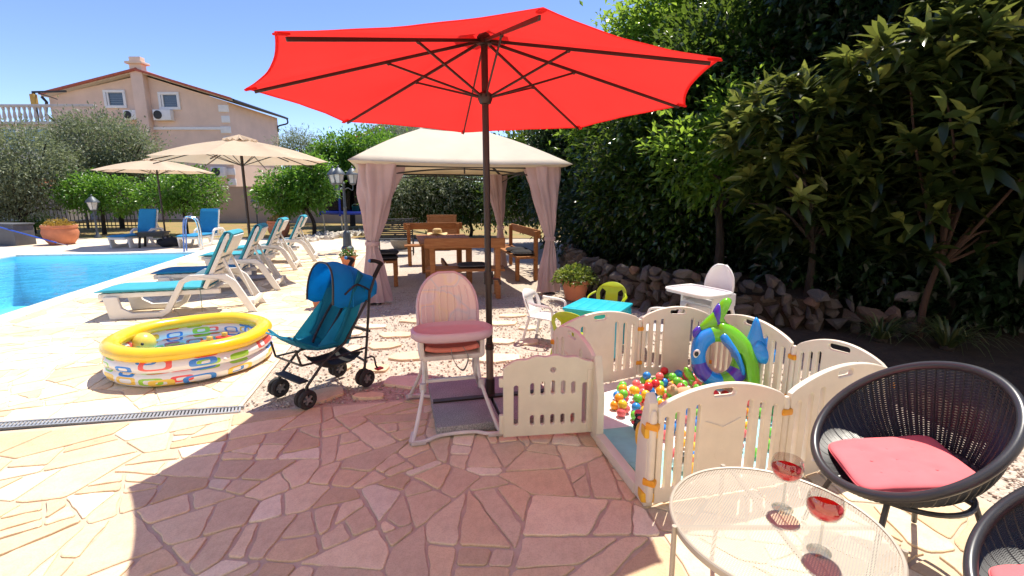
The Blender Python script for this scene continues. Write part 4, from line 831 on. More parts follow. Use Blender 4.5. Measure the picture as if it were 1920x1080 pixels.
for k in range(6):
    a = 2*PI*k/6+.35; mb = MB(); mb.tube([(1.6*math.cos(a), 1.6*math.sin(a), .7), (1.6*math.cos(a), 1.6*math.sin(a), 2.55)], .05, 8); obj('net_pole', mb, m_blue, tr); mb = MB(); mb.tube([(1.45*math.cos(a), 1.45*math.sin(a), 0), (1.5*math.cos(a), 1.5*math.sin(a), .8)], .025, 8); obj('leg', mb, plain('galv', (.5, .5, .5), .4, .8), tr)
g = glassy('net_dark', (.30, .31, .32), .5, 1.05); mb = MB(); mb.lathe([(1.45, .84), (1.45, 2.4)], 40, cap=False); obj('safety_net', mb, g.m, tr)
cu = thing('turquoise_cup', 'small turquoise bucket left on the trampoline', 'bucket', (D(662, 384, 20.6).x, 20.9, ZT-.02)); mb = MB(); mb.lathe([(0, 0), (.12, 0), (.16, .3), (.14, .3), (.11, .02), (0, .02)], 16); obj('body', mb, plain('turq', (.05, .5, .45), .4), cu); mb = MB(); mb.tube([(.15*math.cos(a), 0, .29+.1*math.sin(a)) for a in [PI*k/8 for k in range(9)]], .01, 5); obj('handle', mb, m_white, cu)
# pale rockery stones by the lawn edge
rk = tag(link('rockery', None), 'strip of pale rocks along the lawn edge', kind='structure'); m_pr = plain('pale_rock', (.58, .52, .43), .9, var=.2, bump=.4, bscale=15)
PR = []
for k in range(6):
    me = ROCKS[k].copy(); me.materials.clear(); me.materials.append(m_pr); PR.append(me)
for k in range(110):
    u = rnd.random(); x = 570+120*u; y = 455-14*u-rnd.random()*10; p = G(x, y); o = link('rock', rnd.choice(PR), None, rk, p+Vector((0, 0, .04))); s_ = rnd.uniform(.08, .2); o.scale = (s_*1.3, s_, s_*.7); o.rotation_euler = (rnd.uniform(0, 6), rnd.uniform(0, .4), rnd.uniform(0, 6))
# ================================================================ PARASOLS
m_tan = cloth('tan_canvas', (.62, .49, .36), .3, (.62, .47, .33), .9, .05, 3., 500, .06)
def parasol(label, base, h_, rad, drop, rot, seed):
    o = thing('parasol', label, 'parasol', base, 0, 'beige pool parasols'); mb = MB(); tips = [Vector((rad*math.cos(rot+k*PI/4), rad*math.sin(rot+k*PI/4), h_-drop)) for k in range(8)]; top = Vector((0, 0, h_-.06))
    def fn(u, v):
        k = u*8; i = int(k) % 8; s = k-int(k); e = tips[i].lerp(tips[(i+1) % 8], s); bow = 4*s*(1-s); e = e-Vector((e.x, e.y, 0))*.04*bow; p = top.lerp(e, .12+.88*v); p.z -= .05*bow*math.sin(PI*v)-.04*math.sin(PI*v); return tuple(p)
    mb.grid(fn, 64, 8, cu=True); c_ = obj('canopy', mb, m_tan, o, ang=45); mb = MB()
    def vf(u, v):
        k = u*8; i = int(k) % 8; s = k-int(k); e = tips[i].lerp(tips[(i+1) % 8], s); p = Vector((0, 0, h_)).lerp(top.lerp(e, .2)+Vector((0, 0, .03)), .02+.98*v); return (p.x, p.y, p.z-.02*math.sin(s*PI*2*2)*v)
    mb.grid(vf, 64, 4, cu=True); obj('vent_cap', mb, m_tan, c_); mb = MB(); mb.tube([(0, 0, 0), (0, 0, h_-.03)], .026, 10); obj('pole', mb, m_brown, o); mb = MB(); mb.lathe([(0, 0), (.28, 0), (.28, .05), (.06, .08), (.04, .3), (0, .3)], 20); obj('base', mb, m_gran, o)
    for k in range(8): mb = MB(); mb.bar((0, 0, h_-.12), tips[k]*.97+Vector((0, 0, .0)), .012, .016); mb.bar((0, 0, h_-.55), tips[k]*.5+Vector((0, 0, (h_-.13)*.5)), .01, .012); obj('rib', mb, m_brown, o)
    return o
b_ = D(474, 500, 9.0); parasol('nearer beige parasol standing among the row of loungers', (b_.x, 9.0, 0), D(452, 252, 9.0).z, 1.48, .46, .2, 1)
b_ = D(313, 460, 15.6); parasol('further beige parasol between the two far loungers', (b_.x, 15.6, 0), D(305, 294, 15.6).z, 1.62, .46, .0, 2)
# ================================================================ SUN LOUNGERS
m_plas = plain('white_plastic', (.74, .71, .66), .42, var=.04); m_teal = cloth('teal_pad', (.055, .33, .43), .0, rough=.8, var=.08, scale=8); m_teal2 = cloth('blue_pad', (.022, .22, .44), .0, rough=.8, var=.08, scale=8)
def lounger(label, tilt, padmat):
    o = thing('sun_lounger', label, 'sun lounger', (0, 0, 0), 0, 'white plastic sun loungers with blue pads'); Wd = .62
    side = [(-.06, .29), (-.01, 0), (.56, 0), (.66, .06), (.86, .43), (.95, .46), (1.26, .46), (1.36, .40), (1.58, 0), (1.68, 0), (1.46, .43), (1.34, .53), (.92, .53), (.80, .46), (.60, .10), (.52, .07), (.24, .07), (.13, .14), (.10, .29)]
    for s in (-1, 1):
        mb = MB(); mb.prism(side, -.025, .025, lambda x, z, h: (x, s*(Wd/2-.02)+h, z)); obj('side_frame', mb, m_plas, o, .010)
        mb = MB(); mb.box((.56, s*(Wd/2-.085), .295), (1.36, .07, .06)); obj('side_rail', mb, m_plas, o, .012)
    for k in range(11): mb = MB(); mb.box((-.06+k*.12, 0, .318), (.085, Wd-.12, .02)); obj('seat_slat', mb, m_plas, o, .004)
    for x_, z_ in ((1.62, .12), (-.1, .29)): mb = MB(); mb.box((x_, 0, z_), (.05, Wd-.09, .07)); obj('cross_rail', mb, m_plas, o, .01)
    Mx = Matrix.Rotation(-tilt, 3, 'Y'); piv = Vector((1.08, 0, .34)); BL = .74; bf = lambda u, y, t_: piv+Mx @ Vector((u, y, t_))
    br = MB()
    for s in (-1, 1): br.prism([(0, -.02), (BL, -.02), (BL, .03), (0, .03)], -.03, .03, lambda u, t_, h: tuple(bf(u, s*.26+h, t_)))
    for k in range(7): br.prism([(.05+k*.1, -.012), (.12+k*.1, -.012), (.12+k*.1, .012), (.05+k*.1, .012)], -.24, .24, lambda u, t_, h: tuple(bf(u, h, t_)))
    br.prism([(BL-.02, -.03), (BL+.05, -.01), (BL+.05, .02), (BL-.02, .03)], -.29, .29, lambda u, t_, h: tuple(bf(u, h, t_))); bo = obj('backrest', br, m_plas, o, .008)
    mb = MB(); q = bf(.45, 0, -.03)
    for s in (-1, 1): mb.bar((q.x, s*.2, q.z), (1.52, s*.2, .14), .035, .03)
    obj('support_strut', mb, m_plas, o, .006)
    mb = MB(); T_ = .055     # pads: soft boxes
    def soft(fn, L_, W_): 
        def g_(u, v):
            a = 2*PI*v; cx = math.copysign(abs(math.cos(a))**.5, math.cos(a)); cz = math.copysign(abs(math.sin(a))**.6, math.sin(a)); e = min(1, 6*min(u, 1-u)+.25)
            return tuple(fn(u*L_, cx*W_/2*(.96+.04*e), T_/2+cz*T_/2*e*(1+.12*math.sin(u*L_*9))))
        m2 = MB(); m2.grid(g_, 28, 24, cv=True); n = len(m2.v); m2.f += [tuple(range(24))[::-1], tuple(n-24+i for i in range(24))]; return m2
    s1 = soft(lambda u, y, t_: (-.16+u, y, .332+t_-(.012*max(0, .1-u)/.1)), 1.26, .58); so_ = obj('seat_pad', s1, padmat, o, ang=60)
    s2 = soft(lambda u, y, t_: bf(u+.02, y, .033+t_), BL+.03, .57); bp_ = obj('back_pad', s2, padmat, o, ang=60)
    mb = MB(); mb.prism([(BL-.20, -.045), (BL+.07, -.05), (BL+.085, 0), (BL+.07, .04), (BL+.06, -.02), (BL-.20, -.035)], -.275, .275, lambda u, t_, h: tuple(bf(u, h, t_))); obj('hood', mb, padmat, bp_, .006)
    mb = MB(); mb.prism([(BL-.19, -.062), (BL+.05, -.068), (BL+.05, -.05), (BL-.19, -.047)], -.25, .25, lambda u, t_, h: tuple(bf(u, h, t_))); obj('pillow_back', mb, m_plas, bp_, .01)
    mb = MB(); mb.tube(smoothpath([(1.02, -.28, .36), (1.03, -.31, .2), (1.02, -.30, .04)], 4), .004, 5); obj('tie_cord', mb, plain('cord_green', (.12, .17, .12), .8), so_)
    return o
l0 = lounger('white sun lounger with teal pad nearest the camera', R(64), m_teal)
ax_ = math.atan2(.27, .963); ca_, sa_ = math.cos(ax_), math.sin(ax_); wv_ = Vector((-sa_, ca_, 0))
def lplace(x, y): p = G(x, y); q = p+wv_*.30-Vector((ca_, sa_, 0))*1.60; return (q.x, q.y, .012)
l0.location = lplace(471, 586); l0.rotation_euler = (0, 0, ax_)
dup(l0, lplace(516, 546), ax_+.03, 'second white lounger from the camera, dark blue pad on its flat end')
dup(l0, lplace(553, 507), ax_-.02, 'third white lounger from the camera in the row by the pool'); dup(l0, lplace(588, 491), ax_+.02, 'furthest white lounger in the row beside the pool')
lf = lounger('far white lounger with bright blue pad, left of the low black table', R(74), m_teal2)
p = G(222, 466); lf.location = (p.x, p.y+.1, .004); lf.rotation_euler = (0, 0, R(88)); p = G(352, 465); dup(lf, (p.x, p.y+.1, .004), R(92), 'far white lounger with bright blue pad, right of the low black table')
for ch in bpy.data.objects:      # second lounger of the row has a darker pad
    if ch.parent and ch.parent.get('label', '').startswith('second white lounger') and ch.name.startswith('seat_pad'):
        ch.data = ch.data.copy(); ch.data.materials.clear(); ch.data.materials.append(m_teal2)
bt = thing('side_table', 'low black side table between the two far loungers', 'table', G(291, 463), R(20)); mb = MB(); mb.box((0, 0, .44), (.75, .6, .05)); mb.box((0, 0, .38), (.68, .52, .1)); obj('top', mb, m_dark, bt, .01)
for sx in (-1, 1):
    for sy in (-1, 1): mb = MB(); mb.bar((sx*.28, sy*.2, .4), (sx*.33, sy*.25, 0), .05, .05); obj('leg', mb, m_dark, bt, .006)
bag = thing('dark_bag', 'dark bag lying on the deck under the far loungers', 'bag', G(318, 463)); mb = MB(); mb.ball((0, 0, .14), (.36, .2, .15), 18, 10); mb.warp(lambda x, y, z: (x, y, max(0, z+.03*math.sin(x*14)))); obj('body', mb, m_pad, bag); mb = MB(); mb.tube([(.2*math.cos(a), 0, .2+.15*math.sin(a)) for a in [PI*k/8 for k in range(9)]], .012, 5); obj('handle', mb, m_pad, bag)
# pool hand rail, box and telescopic pole
m_chr = plain('chrome', (.75, .76, .78), .12, 1., var=.03); a = G(377, 469); b = G(345, 484, -.1); rl_ = thing('pool_handrail', 'chrome hand rail at the far right pool corner', 'handrail', (a.x, a.y, .012)); q = b-a
for s in (0, .5):
    o_2 = Vector((-.18*s, .48*s, 0)) if s else Vector(); mb = MB(); mb.tube(smoothpath([o_2+Vector((0, 0, 0)), o_2+Vector((-.02, 0, .72)), o_2+Vector((-.12, -.06, .92)), o_2+Vector((-.3, -.15, .82)), o_2+Vector((q.x, q.y, -.35))], 6), .022, 10); obj('rail', mb, m_chr, rl_); mb = MB(); mb.lathe([(.05, 0), (.05, .015), (.025, .02)], 14, o_2); obj('flange', mb, m_chr, rl_)
bx = thing('storage_box', 'dark grey storage box at the left edge of the pool deck', 'box', G(10, 461), R(-6)); mb = MB(); mb.box((-.3, .3, .32), (1.4, .6, .64)); obj('body', mb, plain('box_grey', (.10, .105, .115), .6), bx, .02); mb = MB(); mb.box((-.3, .3, .665), (1.46, .66, .05)); obj('lid', mb, plain('box_grey', (0, 0, 0)), bx, .015)
pl = thing('telescopic_pole', 'long blue pole leaning from the dark box to the deck', 'pole'); a, b = D(-30, 418, G(10, 461).y-.15), G(128, 461); mb = MB(); mb.tube([a, a.lerp(b, .86)], .022, 8); obj('blue_tube', mb, plain('pole_blue', (.03, .10, .5), .4), pl); mb = MB(); mb.tube([a.lerp(b, .85), b+Vector((0, 0, .012))], .015, 8); obj('inner_tube', mb, m_chr, pl)
# ================================================================ POTS
m_terra = plain('terracotta', (.55, .20, .10), .8, var=.12, scale=5, bump=.15)
def pot(label, x, y, r_, h_, kind, prof=None):
    c = G(x, y); c.z = .012; o = thing('flower_pot', label, 'flower pot', c); k = r_; pf = prof or [(0, 0), (k*.68, 0), (k*.95, h_*.75), (k, h_*.8), (k*1.06, h_*.82), (k*1.06, h_), (k*.95, h_), (k*.9, h_*.86), (0, h_*.86)]
    mb = MB(); mb.lathe(pf, 32); obj('pot', mb, m_terra, o); n, ln, wd, mt, rr2, hh = kind; d = nrg.normal(0, 1, (n, 3)); d[:, 2] = np.abs(d[:, 2]); d /= np.linalg.norm(d, axis=1, keepdims=True); rad = nrg.random((n, 1))**.4
    P = d*rad*np.array([rr2, rr2, hh])+np.array([0, 0, h_*.85]); V, F = leaves(P, d, ln, wd, jitter=.7); link('plant', npmesh('plant', V, F, {'rnd': np.repeat(nrg.random(n), 5)}), mt, o); return o
L_yel = leafmat('yellow_sedum', [(0, (.20, .13, .02)), (.5, (.38, .25, .03)), (1, (.50, .36, .06))], .3, (.5, .4, .05)); L_lg = leafmat('light_green_leaf', [(0, (.04, .08, .015)), (.5, (.12, .19, .03)), (1, (.28, .32, .07))], .35, (.4, .5, .06)); L_fl = leafmat('geranium_leaf', [(0, (.03, .1, .015)), (.7, (.06, .17, .03)), (.86, (.08, .2, .03)), (.88, (.55, .03, .03)), (1, (.6, .04, .05))], .2)
urn = lambda k, h_: [(0, 0), (k*.66, 0), (k*.9, h_*.3), (k, h_*.62), (k*.92, h_*.85), (k*.98, h_*.88), (k*.98, h_), (k*.86, h_), (k*.82, h_*.86), (0, h_*.86)]
pot('large terracotta urn of yellow sedum on the far pool deck', 117, 458, .47, .60, (900, .07, .03, L_yel, .44, .30), urn(.47, .60)); pot('terracotta urn of yellow sedum behind the loungers', 524, 444, .40, .60, (700, .07, .03, L_yel, .38, .28), urn(.40, .6))
pot('terracotta pot of leafy green plants by the dry stone wall', 1078, 562, .21, .30, (1500, .06, .035, L_lg, .34, .26)); pot('small terracotta pot with red geranium beside the lamp post', 654, 500, .17, .24, (220, .06, .05, L_fl, .18, .2)); pot('small terracotta pot with a plant behind the stroller canopy', 601, 577, .12, .22, (120, .05, .04, L_ci, .12, .16))
# ================================================================ PADDLING POOL
def print_mat():
    t = NT('pool_print'); u, v = t.attr('pu').outputs['Fac'], t.attr('pv').outputs['Fac']; col = (.78, .78, .80)
    layers = [(19, 3, .0, .31, .11, [(.05, .25, .75), (.30, .62, .05), (.85, .10, .10), (.85, .55, .08)]), (13, 2, .37, .27, .10, [(.30, .62, .05), (.05, .25, .75), (.85, .60, .1), (.85, .12, .1)])]
    cur = None
    for nu, nv, ph, size, wd, cols in layers:
        a = t.math('MULTIPLY_ADD', u, nu, ph); b = t.math('MULTIPLY_ADD', v, nv, ph)
        cid = t.new('ShaderNodeCombineXYZ'); t.l.new(t.math('FLOOR', a), cid.inputs[0]); t.l.new(t.math('FLOOR', b), cid.inputs[1]); cid.inputs[2].default_value = nu
        wn_ = t.new('ShaderNodeTexWhiteNoise'); t.l.new(cid.outputs[0], wn_.inputs['Vector']); r1 = wn_.outputs['Value']; sep = t.new('ShaderNodeSeparateColor'); t.l.new(wn_.outputs['Color'], sep.inputs[0])
        fx = t.math('SUBTRACT', t.math('SUBTRACT', t.math('FRACT', a), .5), t.math('MULTIPLY', t.math('SUBTRACT', sep.outputs[0], .5), .3)); fy_ = t.math('SUBTRACT', t.math('SUBTRACT', t.math('FRACT', b), .5), t.math('MULTIPLY', t.math('SUBTRACT', sep.outputs[1], .5), .25))
        r4 = t.math('POWER', t.math('ADD', t.math('POWER', t.math('ABSOLUTE', fx), 4.), t.math('POWER', t.math('ABSOLUTE', fy_), 4.)), .25)
        sz = t.math('MULTIPLY_ADD', sep.outputs[2], .12, size-.06); ring = t.math('LESS_THAN', t.math('ABSOLUTE', t.math('SUBTRACT', r4, sz)), t.math('MULTIPLY_ADD', r1, .05, wd*.5))
        fill = t.math('MULTIPLY', t.math('LESS_THAN', r4, sz), t.math('GREATER_THAN', r1, .82)); m_ = t.math('MULTIPLY', t.math('MAXIMUM', ring, fill), t.math('GREATER_THAN', sep.outputs[0], .18))
        cc_ = t.ramp(sep.outputs[1], [(k/len(cols), c) for k, c in enumerate(cols)], 'CONSTANT'); cur = t.mix(m_, cur if cur is not None else col, cc_)
    t.col(cur); t.set(Roughness=.22); t.b.inputs['Coat Weight'].default_value = .3; return t.m
m_print = print_mat(); m_yel = plain('yellow_vinyl', (.84, .54, .02), .22, var=.05, coat=.3)
kp = thing('paddling_pool', 'round inflatable paddling pool with yellow rim and printed sides', 'paddling pool', (-3.0, 4.36, .012)); KR = .60
def ring(par, name, z, r_, mat, attrs=True, R_=KR, sq=1.):
    NU, NV = 97, 17; mb = MB(); mb.grid(lambda u, v: ((R_+r_*math.cos(2*PI*v)*(1+.03*math.sin(u*2*PI*16)))*math.cos(2*PI*u), (R_+r_*math.cos(2*PI*v)*(1+.03*math.sin(u*2*PI*16)))*math.sin(2*PI*u), z+r_*sq*math.sin(2*PI*v)+.004*math.sin(u*2*PI*5)), NU, NV)
    pu = [i/(NU-1) for i in range(NU) for j in range(NV)]; pv = [(z/.34+.3*math.sin(2*PI*j/(NV-1))) for i in range(NU) for j in range(NV)]
    return obj(name, mb, mat, par, ang=80, attrs={'pu': pu, 'pv': pv} if attrs else None)
ring(kp, 'lower_ring', .068, .073, m_print, sq=.92); ring(kp, 'middle_ring', .172, .072, m_print, sq=.85); ring(kp, 'top_ring', .268, .074, m_yel, False, sq=.82)
mb = MB(); mb.lathe([(0, .02), (.58, .02), (.60, .05)], 48); obj('floor', mb, plain('pool_floor_blue', (.28, .62, .86), .3, var=.2, scale=5), kp); g = glassy('paddling_water', (.62, .88, .97), .03, 1.33); mb = MB(); mb.lathe([(0, .095), (.575, .095)], 48, cap=False); obj('water', mb, g.m, kp)
mb = MB(); mb.ball((.55, -.43, .17), (.016, .016, .02)); obj('valve', mb, m_white, kp)
tb_ = thing('toy_ball_animal', 'yellow ball shaped bath toy with face floating in the paddling pool', 'toy', G(270, 648, .16)+Vector((0, 0, -.05))); mb = MB(); mb.ball((0, 0, .075), .10, 20, 14); obj('body', mb, plain('toy_yellow', (.78, .60, .10), .3), tb_)
for s in (-1, 1): mb = MB(); mb.ball((.04*s+.01, -.08, .09), .014, 10, 8); obj('eye', mb, m_dark, tb_)
mb = MB(); mb.ball((.01, -.09, .06), (.03, .012, .02), 10, 8); obj('snout', mb, plain('toy_green', (.2, .5, .2), .3), tb_)
for k, (x, y, c, lab) in enumerate(((392, 640, (.8, .22, .03), 'orange plastic toy boat floating in the paddling pool'), (420, 632, (.75, .06, .04), 'small red plastic toy at the right end of the paddling pool'))):
    o = thing('bath_toy', lab, 'toy', G(x, y, .125)); mb = MB(); mb.ball((0, 0, 0), (.09, .04, .035), 14, 8); mb.warp(lambda x, y, z: (x, y, z*(.4 if z > 0 else 1))); obj('hull', mb, plain('toy_c%d' % k, c, .3), o); mb = MB(); mb.box((.01, 0, .03), (.05, .035, .04)); obj('cabin', mb, plain('toy_d%d' % k, (.8, .5, .1), .3), o, .008)
# ================================================================ STROLLER  (u forward, v to the near side, z up)
m_blk = plain('black_frame', (.018, .018, .02), .4); m_tyre = plain('tyre', (.022, .022, .024), .75); m_rim = plain('grey_hub', (.20, .20, .21), .45); m_sb = cloth('stroller_blue', (.012, .32, .66), .5, (.03, .55, 1.0), .55, .12, 8, 300, .1); m_st = cloth('stroller_teal', (.012, .22, .34), .34, (.035, .50, .70), .6, .15, 8, 300, .1)
st = thing('stroller', 'teal and blue folding stroller with black frame', 'stroller', (-1.527, 3.68, 0), math.atan2(-.806, -.591)); sv = lambda u, v, z: (u, -v, z)   # local x forward; near side is -y
SX = (-.19, .19)
for u in (-.265, .265):
    for v in SX:
        for dv in (-.028, .028):
            mb = MB(); mb.tube([(u+.055*math.cos(a), v+dv, .078+.055*math.sin(a)) for a in [2*PI*k/24 for k in range(24)]], .019, 8, closed=True); wo_ = obj('wheel', mb, m_tyre, st); mb = MB()
            mb.lathe([(.045, -.012), (.045, .012)], 20, (u, v+dv, .078), Matrix.Rotation(PI/2, 3, 'X'), cap=False); mb.lathe([(.016, -.018), (.016, .018)], 12, (u, v+dv, .078), Matrix.Rotation(PI/2, 3, 'X'))
            for k in range(5): a = 2*PI*k/5; mb.bar((u+.012*math.cos(a), v+dv, .078+.012*math.sin(a)), (u+.045*math.cos(a), v+dv, .078+.045*math.sin(a)), .014, .018, (0, 1, 0))
            obj('hub', mb, m_rim, wo_)
        mb = MB(); mb.tube([(u, v-.04, .078), (u, v+.04, .078)], .007); mb.tube([(u, v, .078), (u+(-.0 if u < 0 else -.02), v, .17)], .013); obj('fork', mb, m_blk, st)
for v in SX:
    s = 1 if v > 0 else -1; mb = MB()
    mb.tube([(-.265, v, .15), (-.30, v, .36), (-.36, v, .80)], .011); mb.tube([(-.36, v, .78), (-.43, v, .93)], .011); obj('rear_tube', mb, m_blk, st)
    mb = MB(); mb.tube(smoothpath([(-.41, v, .90), (-.47, v, .985), (-.49, v, 1.005), (-.44, v*.92, 1.03), (-.40, v*.85, 1.035)], 5), .0165, 10); obj('handle', mb, plain('foam_grip', (.012, .012, .012), .9), st)
    mb = MB(); mb.ball((-.40, v*.85, 1.035), .015, 10, 8); obj('grip_end', mb, plain('grip_blue', (.02, .2, .5), .4), st)
    mb = MB(); mb.tube([(.245, v, .17), (.10, v*.98, .31), (-.10, v*.98, .42), (-.33, v*.98, .72)], .011); obj('front_tube', mb, m_blk, st)
    mb = MB(); mb.tube([(.27, v*.95, .335), (.02, v, .325), (-.29, v, .33)], .009); mb.tube([(.27, v*.95, .335), (.30, v*.9, .46)], .009); mb.tube([(-.31, v, .42), (-.12, v, .45)], .008); obj('seat_rail', mb, m_blk, st)
mb = MB(); mb.bar((.255, -.17, .20), (.255, .17, .20), .075, .014); obj('footrest', mb, plain('footrest_black', (.02, .025, .03), .7), st, .004)
mb = MB(); mb.bar((-.30, -.18, .20), (-.26, .18, .30), .014, .014); mb.bar((-.26, -.18, .30), (-.30, .18, .20), .014, .014); mb.bar((-.34, -.19, .46), (-.34, .19, .46), .012, .02); mb.bar((.27, -.18, .335), (.27, .18, .335), .012, .012); obj('cross_brace', mb, m_blk, st)
mb = MB(); mb.tube(smoothpath([(-.29, .19, .24), (-.36, .19, .23), (-.38, .19, .15), (-.40, .19, .12)], 4), .008); obj('brake_pedal', mb, m_blk, st); mb = MB(); mb.box((-.41, .19, .115), (.06, .05, .015)); obj('brake_tab', mb, plain('brake_red', (.6, .04, .04), .4), st, .003)
mb = MB()  # shopping basket under the seat
mb.grid(lambda u, v: (-.28+.34*u, -.16+.32*v, .20+.05*(abs(2*v-1)**3)+.06*(abs(2*u-1)**4)), 12, 12); obj('basket', mb, plain('basket_mesh', (.02, .02, .02), .8), st)
mb = MB()
def seatf(u, v):   # seat and back as one hammock; u along from calf flap to head
    P = smoothpath([(.29, 0, .515), (.225, 0, .46), (.14, 0, .41), (.02, 0, .385), (-.10, 0, .39), (-.17, 0, .46), (-.25, 0, .62), (-.33, 0, .80), (-.37, 0, .90)], 5); i = u*(len(P)-1); a = P[int(i)]; b = P[min(int(i)+1, len(P)-1)]; p = a.lerp(b, i-int(i)); y = (v-.5)*.36
    side = abs(2*v-1)**4; p = p+(Vector((.10, 0, .07)) if u > .5 else Vector((.02, 0, .045)))*side; return (p.x, y, p.z+.006*math.sin(v*40+u*30))
mb.grid(seatf, 40, 24); so2 = solid(obj('seat_fabric', mb, m_st, st, ang=70), .012)
for s in (-1, 1):
    mb = MB()
    mb.grid(lambda u, v: ((-.14-.20*v)+(.28-.12*v)*u, s*(.178-.01*math.sin(u*3)), .40+.44*v-.0*u+.03*u*(1-v)-.10*u*v), 10, 10); obj('side_panel', mb, m_st, so2); mb = MB()
    mb.tube(smoothpath([(-.30, s*.06, .78), (-.18, s*.08, .62), (-.06, s*.07, .46), (-.02, s*.05, .41)], 5), .011, 6); mb.warp(lambda x, y, z: (x+.05, y, z)); obj('harness_strap', mb, m_blk, so2)
mb = MB(); mb.grid(lambda u, v: (.288+.05*u, -.16+.32*v, .515+.03*u), 5, 10); solid(obj('calf_flap', mb, cloth('flap_blue', (.06, .38, .55), .2, (.1, .5, .7)), so2), .012)
cnp = [(-.02, .70, .17), (-.055, .90, .175), (-.09, 1.035, .165), (-.20, 1.035, .17), (-.33, .985, .175), (-.47, .885, .172), (-.46, .80, .17)]   # canopy hoop feet -> hoops round x from front to back
mb = MB()
def canopy(u, v):
    a = PI*v; k = u; fx = -.075-.40*k+.02*math.sin(k*PI); top = 1.045-.155*k**1.6+.02*math.sin(k*PI); bot = .735+.02*k-.05*math.sin(k*PI); wd = .178
    z = bot+(top-bot)*abs(math.sin(a))**.72; y = -wd*math.copysign(abs(math.cos(a))**.8, math.cos(a)); return (fx+.05*(1-math.sin(a))*(1-k)-.05*(1-math.sin(a))*k*(-1), y, z-.01*math.sin(u*PI*3)**2)
mb.grid(canopy, 24, 30); cn = solid(obj('canopy', mb, m_sb, st, ang=70), .006)
for uu in (0., .5, 1.): mb = MB(); mb.tube([canopy(uu, k/24) for k in range(25)], .008, 6); obj('canopy_hoop', mb, m_blk if uu == 0 else m_sb, cn)
for s in (-1, 1): mb = MB(); mb.tube(smoothpath([(-.36, s*.19, .80), (-.28, s*.19, .85), (-.22, s*.19, .86), (-.13, s*.185, .80)], 4), .008, 6); obj('canopy_hinge', mb, m_blk, cn)
mb = MB(); mb.grid(lambda u, v: (-.235-.03*v+.02, -.07+.16*u, .66+.09*v), 4, 4); obj('green_panel', mb, plain('panel_green', (.03, .35, .10), .6), so2)
# ================================================================ PINK HIGH CHAIR  (local y = back, x = right)
hcy = math.atan2(.178, .731); hc = thing('high_chair', 'pink padded high chair with grey white tubular legs', 'high chair', (-.436, 3.217, .012), hcy); m_hcf = plain('highchair_frame', (.60, .57, .56), .4); m_hcs = plain('highchair_shell', (.62, .56, .53), .45)
t = NT('pink_pad'); v1 = t.new('ShaderNodeTexVoronoi'); v1.feature = 'SMOOTH_F1'; v1.inputs['Smoothness'].default_value = .6; v1.inputs['Scale'].default_value = 9; t.l.new(t.coord(), v1.inputs['Vector']); st_ = t.noise(40, 2, .5, t.coord('Object', (1, .02, .02)))
c_ = t.ramp(v1.outputs['Color'], [(0, (.70, .50, .48)), (.40, (.68, .52, .49)), (.46, (.42, .48, .58)), (.56, (.70, .50, .48)), (.66, (.72, .56, .32)), (.74, (.70, .53, .50)), (.88, (.62, .55, .60)), (1, (.70, .54, .51))]); t.col(t.mix(.10, t.mix(.35, c_, (.80, .66, .61)), t.ramp(st_, [(.4, (.50, .38, .36)), (.6, (.78, .66, .62))]))); t.set(Roughness=.55); t.bump(st_, .3, .006); m_pink = t.m; m_tray = plain('pink_tray', (.52, .36, .40), .35, var=.06)
mb = MB()
def hback(u, v):   # rounded shield: v up, u across
    v = min(v, .985)
    z = .53+.50*v; wd = .215*(1-.08*(1-v))*math.sqrt(max(0., 1-max(0., (v-.45)/.551)**2.2)); x = (2*u-1)*wd; y = -.02+.13*v+.07*(1-(2*u-1)**2)*(1-v**2.5); return (x, y, z)
mb.grid(hback, 25, 24); bk = solid(obj('backrest', mb, m_pink, hc, ang=80), .05); mb = MB(); mb.tube([hback(0, k/20) for k in range(20)]+[hback(k/6, .985) for k in range(7)]+[hback(1, 1-k/20) for k in range(1, 21)], .010, 6); mb.warp(lambda x, y, z: (x, y-.018, z)); obj('piping', mb, m_tray, bk)
for k in range(7): mb = MB(); mb.tube([(hback(.14+.12*k, q/10)[0], hback(.14+.12*k, q/10)[1]-.026, hback(.14+.12*k, q/10)[2]) for q in range(1, 9)], .007, 5); obj('quilted_seam', mb, m_pink, bk)
mb = MB(); mb.grid(lambda u, v: ((2*u-1)*.175, -.20+.24*v, .555+.02*abs(2*u-1)**3-.015*math.sin(PI*v)), 14, 10); solid(obj('seat_pad', mb, plain('coral_pad', (.66, .20, .15), .6), hc), .03)
mb = MB(); sh = [(-.215, .64), (-.215, .50), (-.19, .485), (.19, .485), (.215, .50), (.215, .64), (.185, .64), (.18, .52), (-.18, .52), (-.185, .64)]; mb.prism(sh, -.20, .08, lambda x, z, h: (x, h, z)); obj('seat_shell', mb, m_hcs, hc, .012)
mb = MB(); NT_ = 48
def trayo(a): return (.265*math.copysign(abs(math.cos(a))**.75, math.cos(a)), -.20+.165*math.copysign(abs(math.sin(a))**.8, math.sin(a)))
mb.grid(lambda u, v: (*[(c1*(s_)+((0, -.20)[i])*(1-s_)) for i, c1 in enumerate(trayo(2*PI*u)) for s_ in [(.0, .80, .86, .93, 1.0, 1.0, .94, .0)[round(v*7)]]], (.675, .675, .69, .71, .70, .665, .65, .65)[round(v*7)]), NT_, 8, cu=True); obj('tray', mb, m_tray, hc, ang=60)
mb = MB()
for s in (-1, 1): mb.bar((s*.225, -.06, .66), (s*.215, .12, .62), .03, .04)
obj('armrest', mb, m_hcs, hc, .01)
